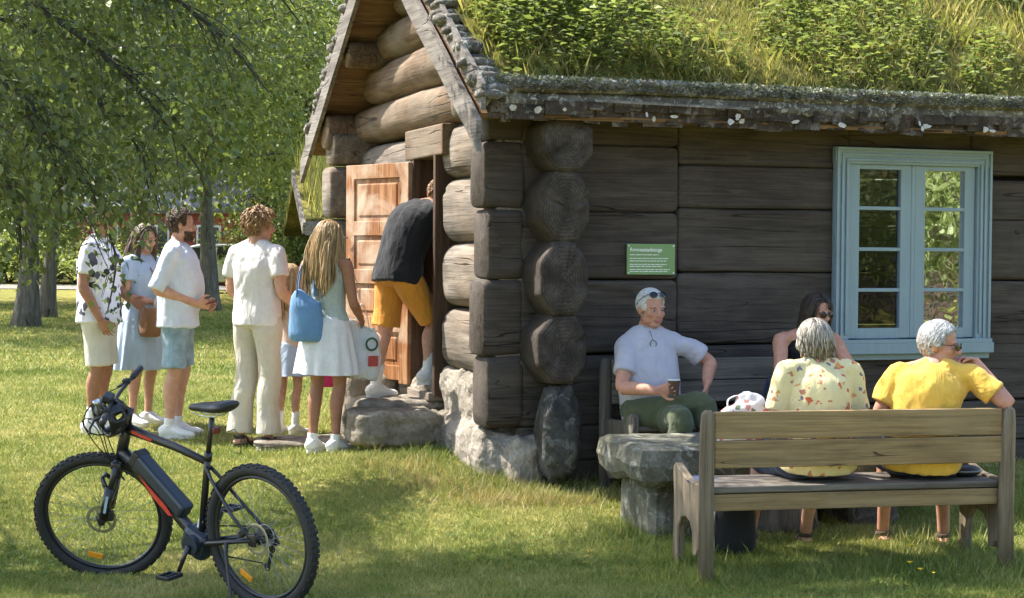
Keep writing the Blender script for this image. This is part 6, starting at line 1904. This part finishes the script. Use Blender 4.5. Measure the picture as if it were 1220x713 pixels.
# --- woman with the blue tote
p = make_person('blonde woman in sage top and white mini skirt with a blue tote bag', at(389, 11.95), yawto(.42, .9), 1.64,
                dict(elR=(.235, -.01, 1.15), wrR=(.20, .16, 1.02), elL=(-.235, .0, 1.16), wrL=(-.12, .20, 1.12), shR=(.172, -.01, 1.42), shL=(-.172, -.01, 1.42), anR=(.09, -.02, .085), anL=(-.10, -.04, .085), knL=(-.095, .02, .51)), head_f=(.25, .96, -.03), skin=SK_T, female=True, limb=1.02, group=QG, toes=dict(R=(.35, 1, 0), L=(-.12, 1, 0)))
top(p, SAGE, -.03, .012, 0, seed=15, name='sleeveless_top', neck=.04, amp=.005); s = p.s
skirt(p, WHITE, 1.035 * s, .60 * s, .16, .245, 'skirt', 13, .017, 6, oval=.78); shoes(p, SHOEW, SOLEW, sock=SOCKW, sockh=.06); hair(p, HBL, 1300, .12, 'long', seed=16, back_long=.44, r0=.0050, wav=.10)
M_TOTE = cloth('blue_tote_canvas', (.13, .26, .45), .6, .15, 6, 150, .3)
q = p.root.matrix_basis @ V((-.075, -.165, 1.02 * s))
bg = thing('tote_bag', 'blue tote bag hanging from the shoulder of the blonde woman', 'bag', q, yawto(.42, .9) + .25)
mb = MB(); spl(mb, [(0, 0, -.155), (0, 0, -.15), (0, 0, -.09), (0, 0, .05), (.0, 0, .14), (.02, 0, .175)], [(.05, .03), (.11, .055), (.13, .07), (.12, .06), (.10, .035), (.08, .012)], V((1, 0, 0)), 22, 4)
o = mb.build('bag_body', M_TOTE, bg, True); displace(o, .014, 7, 4)
for yy in (-.02, .02):
    mb = MB(); spl(mb, [(-.06, yy, .15), (-.05, .02 + yy, .31), (-.035, .14, .425), (.02, .10, .36), (.07, yy, .16)], [(.012, .004)] * 5, V((0, 1, 0)), 8, 5); mb.build('strap', M_TOTE, bg, True)
M_SHOP = cloth('thin_white_plastic', (.66, .67, .66), .35, .05, 9, 60, .5)
q = p.root.matrix_basis @ V((.165, .20, .775 * s))
bg = thing('shopping_bag', 'white plastic shopping bag with dark green and red print held by the blonde woman', 'bag', q, .1)
mb = MB(); spl(mb, [(0, 0, -.20), (0, 0, -.195), (0, 0, -.10), (0, 0, .06), (0, 0, .14), (.01, 0, .19)], [(.07, .05), (.115, .075), (.135, .075), (.13, .05), (.115, .028), (.10, .008)], V((1, 0, 0)), 22, 4)
o = mb.build('bag_body', M_SHOP, bg, True); displace(o, .035, 7, 9)
mb = MB(); spl(mb, [(-.05, 0, .16), (-.02, 0, .28), (.0, 0, .33), (.03, 0, .28), (.06, 0, .15)], [(.016, .004)] * 5, V((0, 1, 0)), 8, 4); mb.build('handle', M_SHOP, bg, True)
mb = MB(); mb.box((.085, -.090, -.075), (.075, .006, .075), Matrix.Rotation(.35, 3, 'Z') @ Matrix.Rotation(.1, 3, 'X')); mb.build('red_print', simple('red_print', (.40, .05, .05), .5), bg)
mb = MB(); mb.torus((.075, -.082, .045), .042, .008, 20, 6, Matrix.Rotation(.35, 3, 'Z'), .003); mb.build('green_print', simple('dark_green_print', (.02, .09, .05), .5), bg)
# --- man in orange shorts stepping in
q = P(474, 400, 12.2)
HS7 = .62
p = make_person('man in black T-shirt and orange shorts bending into the cabin doorway', (q.x, q.y, HS7), yawto(.80, .60), 1.78,
                dict(pel=(0, 0, .90), wai=(0, .03, 1.045), che=(0, .10, 1.225), nek=(0, .205, 1.385), hed=(.03, .35, 1.455), shR=(.18, .165, 1.34), shL=(-.18, .165, 1.34), hipR=(.095, .01, .86), hipL=(-.095, .0, .86),
                     knL=(-.125, -.03, .485), anL=(-.14, -.10, .085), knR=(.10, .24, .55), anR=(.10, .19, .19), elR=(.25, .36, 1.08), wrR=(.16, .58, 1.14), elL=(-.26, .40, 1.10), wrL=(-.2, .62, 1.2)), head_f=(.1, .85, -.5), skin=SK_F, bulk=1.06, toes=dict(R=(.2, 1, 0)))
top(p, BLACKT, .075, .036, .6, .022, seed=17, amp=.010); pants(p, ORANGE, .90, .020, .105, seed=18, amp=.010, waist=-.02); shoes(p, SHOEW, SOLEW, sock=SOCKW, sockh=.17); hair(p, HLB, 700, .025, seed=18, r0=.0045)
# --- seated: front bench
gB = gz(1.6, 8.8); hsF = .487
def bw(x, y): return bpos(x, y, -bz + gB)
q = bw(.69, .20)
sj = seatJ(hsF)
p = make_person('woman in yellow flowered blouse with streaked grey hair, sitting on the front bench', q, math.radians(12), 1.65,
                dict(wai=(0, -.03, hsF + .245), knR=(.16, .42, hsF + .05), knL=(-.16, .42, hsF + .05), anR=(.165, .58, .085), anL=(-.165, .58, .085), nek=(0, .035, hsF + .57), hed=(0, .085, hsF + .692)), base=sj, headk=1.06, head_f=(-.1, 1, -.1), skin=SK_F, female=True, bulk=1.12, limb=1.1, group=BG)
top(p, FLORAL, .075, .024, .75, .026, seed=19, amp=.011, name='blouse'); pants(p, NAVY, .95, .016, .10, seed=20); sandals(p, SANDM); hair(p, HGS, 2300, .080, 'long', seed=20, vol=.008, r0=.0036, wav=.15, nape=-.075)
q = bw(1.27, .20)
p = make_person('woman in plain yellow T-shirt with short grey hair resting her chin on her hand', q, math.radians(12 - 14), 1.68,
                dict(wai=(.01, -.03, hsF + .25), che=(.035, -.01, hsF + .42), nek=(.07, .01, hsF + .565), hed=(.105, .055, hsF + .685), shR=(.255, -.03, hsF + .525), shL=(-.12, .03, hsF + .53), knR=(.20, .42, hsF + .05), knL=(-.10, .44, hsF + .05), anR=(.24, .50, .085), anL=(-.09, .56, .085)),
                base=sj, head_f=(.92, -.40, -.08), headk=1.08, skin=SK_R, female=True, bulk=1.2, limb=1.1, group=BG,
                world=dict(elR=P(1203, 484, 8.86), wrR=P(1161, 430, 9.0)), hdirs=dict(R=(-.9, -.1, .1)), palms=dict(R=(-.2, -.35, -.9)), curls=(1.25, .5))
top(p, YELLOW, .075, .022, .62, .026, seed=21, amp=.012, name='shirt'); pants(p, NAVY, .98, .016, .10, seed=22); sandals(p, SANDM); hair(p, HG, 2300, .038, 'long', seed=22, vol=.004, r0=.0034, wav=.12, nape=-.06); brows(p, HG); glasses(p)
# --- seated: rear bench
gR = .13; hsR = .487
q = H2W @ V((.70, -.62, 0)); q.z = gR
yw8 = yawto(.72, -.69)
def W8(px, py, d): return P(px, py, d)
p = make_person('person in pale grey T-shirt and olive trousers, white cropped hair, holding a cup', q, yw8, 1.72,
                dict(wai=(0, -.03, hsR + .25), che=(0, -.05, hsR + .42), nek=(0, -.05, hsR + .595), hed=(0, -.01, hsR + .725)), base=seatJ(hsR), headk=1.06, skin=SK_R, bulk=1.12, belly=.35, limb=1.05, group=BG,
                head_f=tuple(Matrix.Rotation(-yw8, 3, 'Z') @ V((.46, -.88, -.05))),
                world=dict(shR=W8(748, 420, 10.62), elR=W8(741, 461, 10.50), wrR=W8(783, 466, 10.34), shL=W8(818, 414, 10.74), elL=W8(846, 432, 10.76), wrL=W8(842, 458, 10.62), hipL=W8(785, 494, 10.64), hipR=W8(757, 497, 10.60),
                           knR=W8(836, 481, 10.36), anR=W8(856, 536, 10.30), knL=W8(812, 500, 10.25), anL=W8(812, 563, 10.35)),
                palms=dict(R=tuple(Matrix.Rotation(-yw8, 3, 'Z') @ V((-.2, -.9, -.2))), L=tuple(Matrix.Rotation(-yw8, 3, 'Z') @ V((-.9, .1, 0)))), hdirs=dict(R=tuple(Matrix.Rotation(-yw8, 3, 'Z') @ V((.9, -.25, .2))), L=tuple(Matrix.Rotation(-yw8, 3, 'Z') @ V((-.15, -.1, -1)))), curls=(1.0, .35))
top(p, LILAC, .07, .018, .62, .022, seed=23, amp=.010); pants(p, OLIVE, 1.45, .020, .068, 'trousers', 24, .012, 9); shoes(p, BLACKT, SOLED); hair(p, HW, 1500, .010, seed=24, r0=.0032, vol=.002, front=.07, wav=.1); brows(p, HG); glasses(p, up=True)
mb = MB()
sg0 = p.tp[3].lerp(p.tp[5], .5)
fw_ = p.tl[3].cross(V((0, 0, 1))) * -1
nb_ = sg0 + fw_ * (.13 * p.s)
for x in (-1, 1): mb.torus(nb_ + V((0, 0, -.035)) + p.tl[3] * (.0) + V((0, 0, -.035 * x)), .022, .0022, 20, 6, Matrix.Rotation(math.atan2(fw_.y, fw_.x) - math.pi / 2, 3, 'Z'))
mb.tube([nb_ + V((0, 0, .02)), nb_ + V((0, 0, .07)) + p.tl[3] * .02, p.tp[5] + fw_ * .06], .0018, 5)
mb.build('reading_glasses', M_BLACK, p.root, True)
wr = p.root.matrix_basis @ p.J['wrR']
cp = thing('paper_cup', 'dark paper coffee cup in the hand of the person with cropped white hair', 'cup', (wr + V((.100, -.035, .02))))
mb = MB(); mb.tube([V((0, 0, -.045)), V((0, 0, -.04)), V((0, 0, .045)), V((0, 0, .048))], [.026, .028, .037, .039], 20); mb.build('cup_body', simple('brown_paper', (.10, .055, .04), .6), cp, True)
mb = MB(); mb.tube([V((0, 0, .048)), V((0, 0, .052)), V((0, 0, .056))], [.040, .040, .034], 20); mb.build('rim', simple('cream_paper', (.6, .57, .52), .6), cp, True)
q = H2W @ V((1.72, -.60, 0)); q.z = gR + .05
p = make_person('dark-haired woman in black top and sunglasses on the rear bench, mostly hidden', q, math.radians(199.5), 1.64,
                dict(wai=(0, .04, hsR + .24), che=(0, .14, hsR + .38), nek=(0, .22, hsR + .515), hed=(-.02, .285, hsR + .655), shR=(.19, .19, hsR + .475), shL=(-.19, .19, hsR + .475), elR=(.265, .33, hsR + .27), wrR=(.04, .46, hsR + .30), elL=(-.265, .33, hsR + .27), wrL=(-.03, .44, hsR + .27)),
                base=seatJ(hsR), head_f=(-.22, 1, -.12), skin=SK_R, female=True, bulk=1.15, limb=1.12, group=BG, hdirs=dict(R=(-1, .1, .05), L=(1, .15, .1)))
top(p, BLACKT, .05, .012, 0, seed=25, name='sleeveless_top', neck=.05, amp=.006); pants(p, NAVY, 1.2, .014, .085, 'trousers', 26); shoes(p, BLACKT, SOLED); hair(p, HDB, 700, .1, 'long', seed=26, back_long=.20, r0=.007, wav=.1); brows(p, HDB); glasses(p)
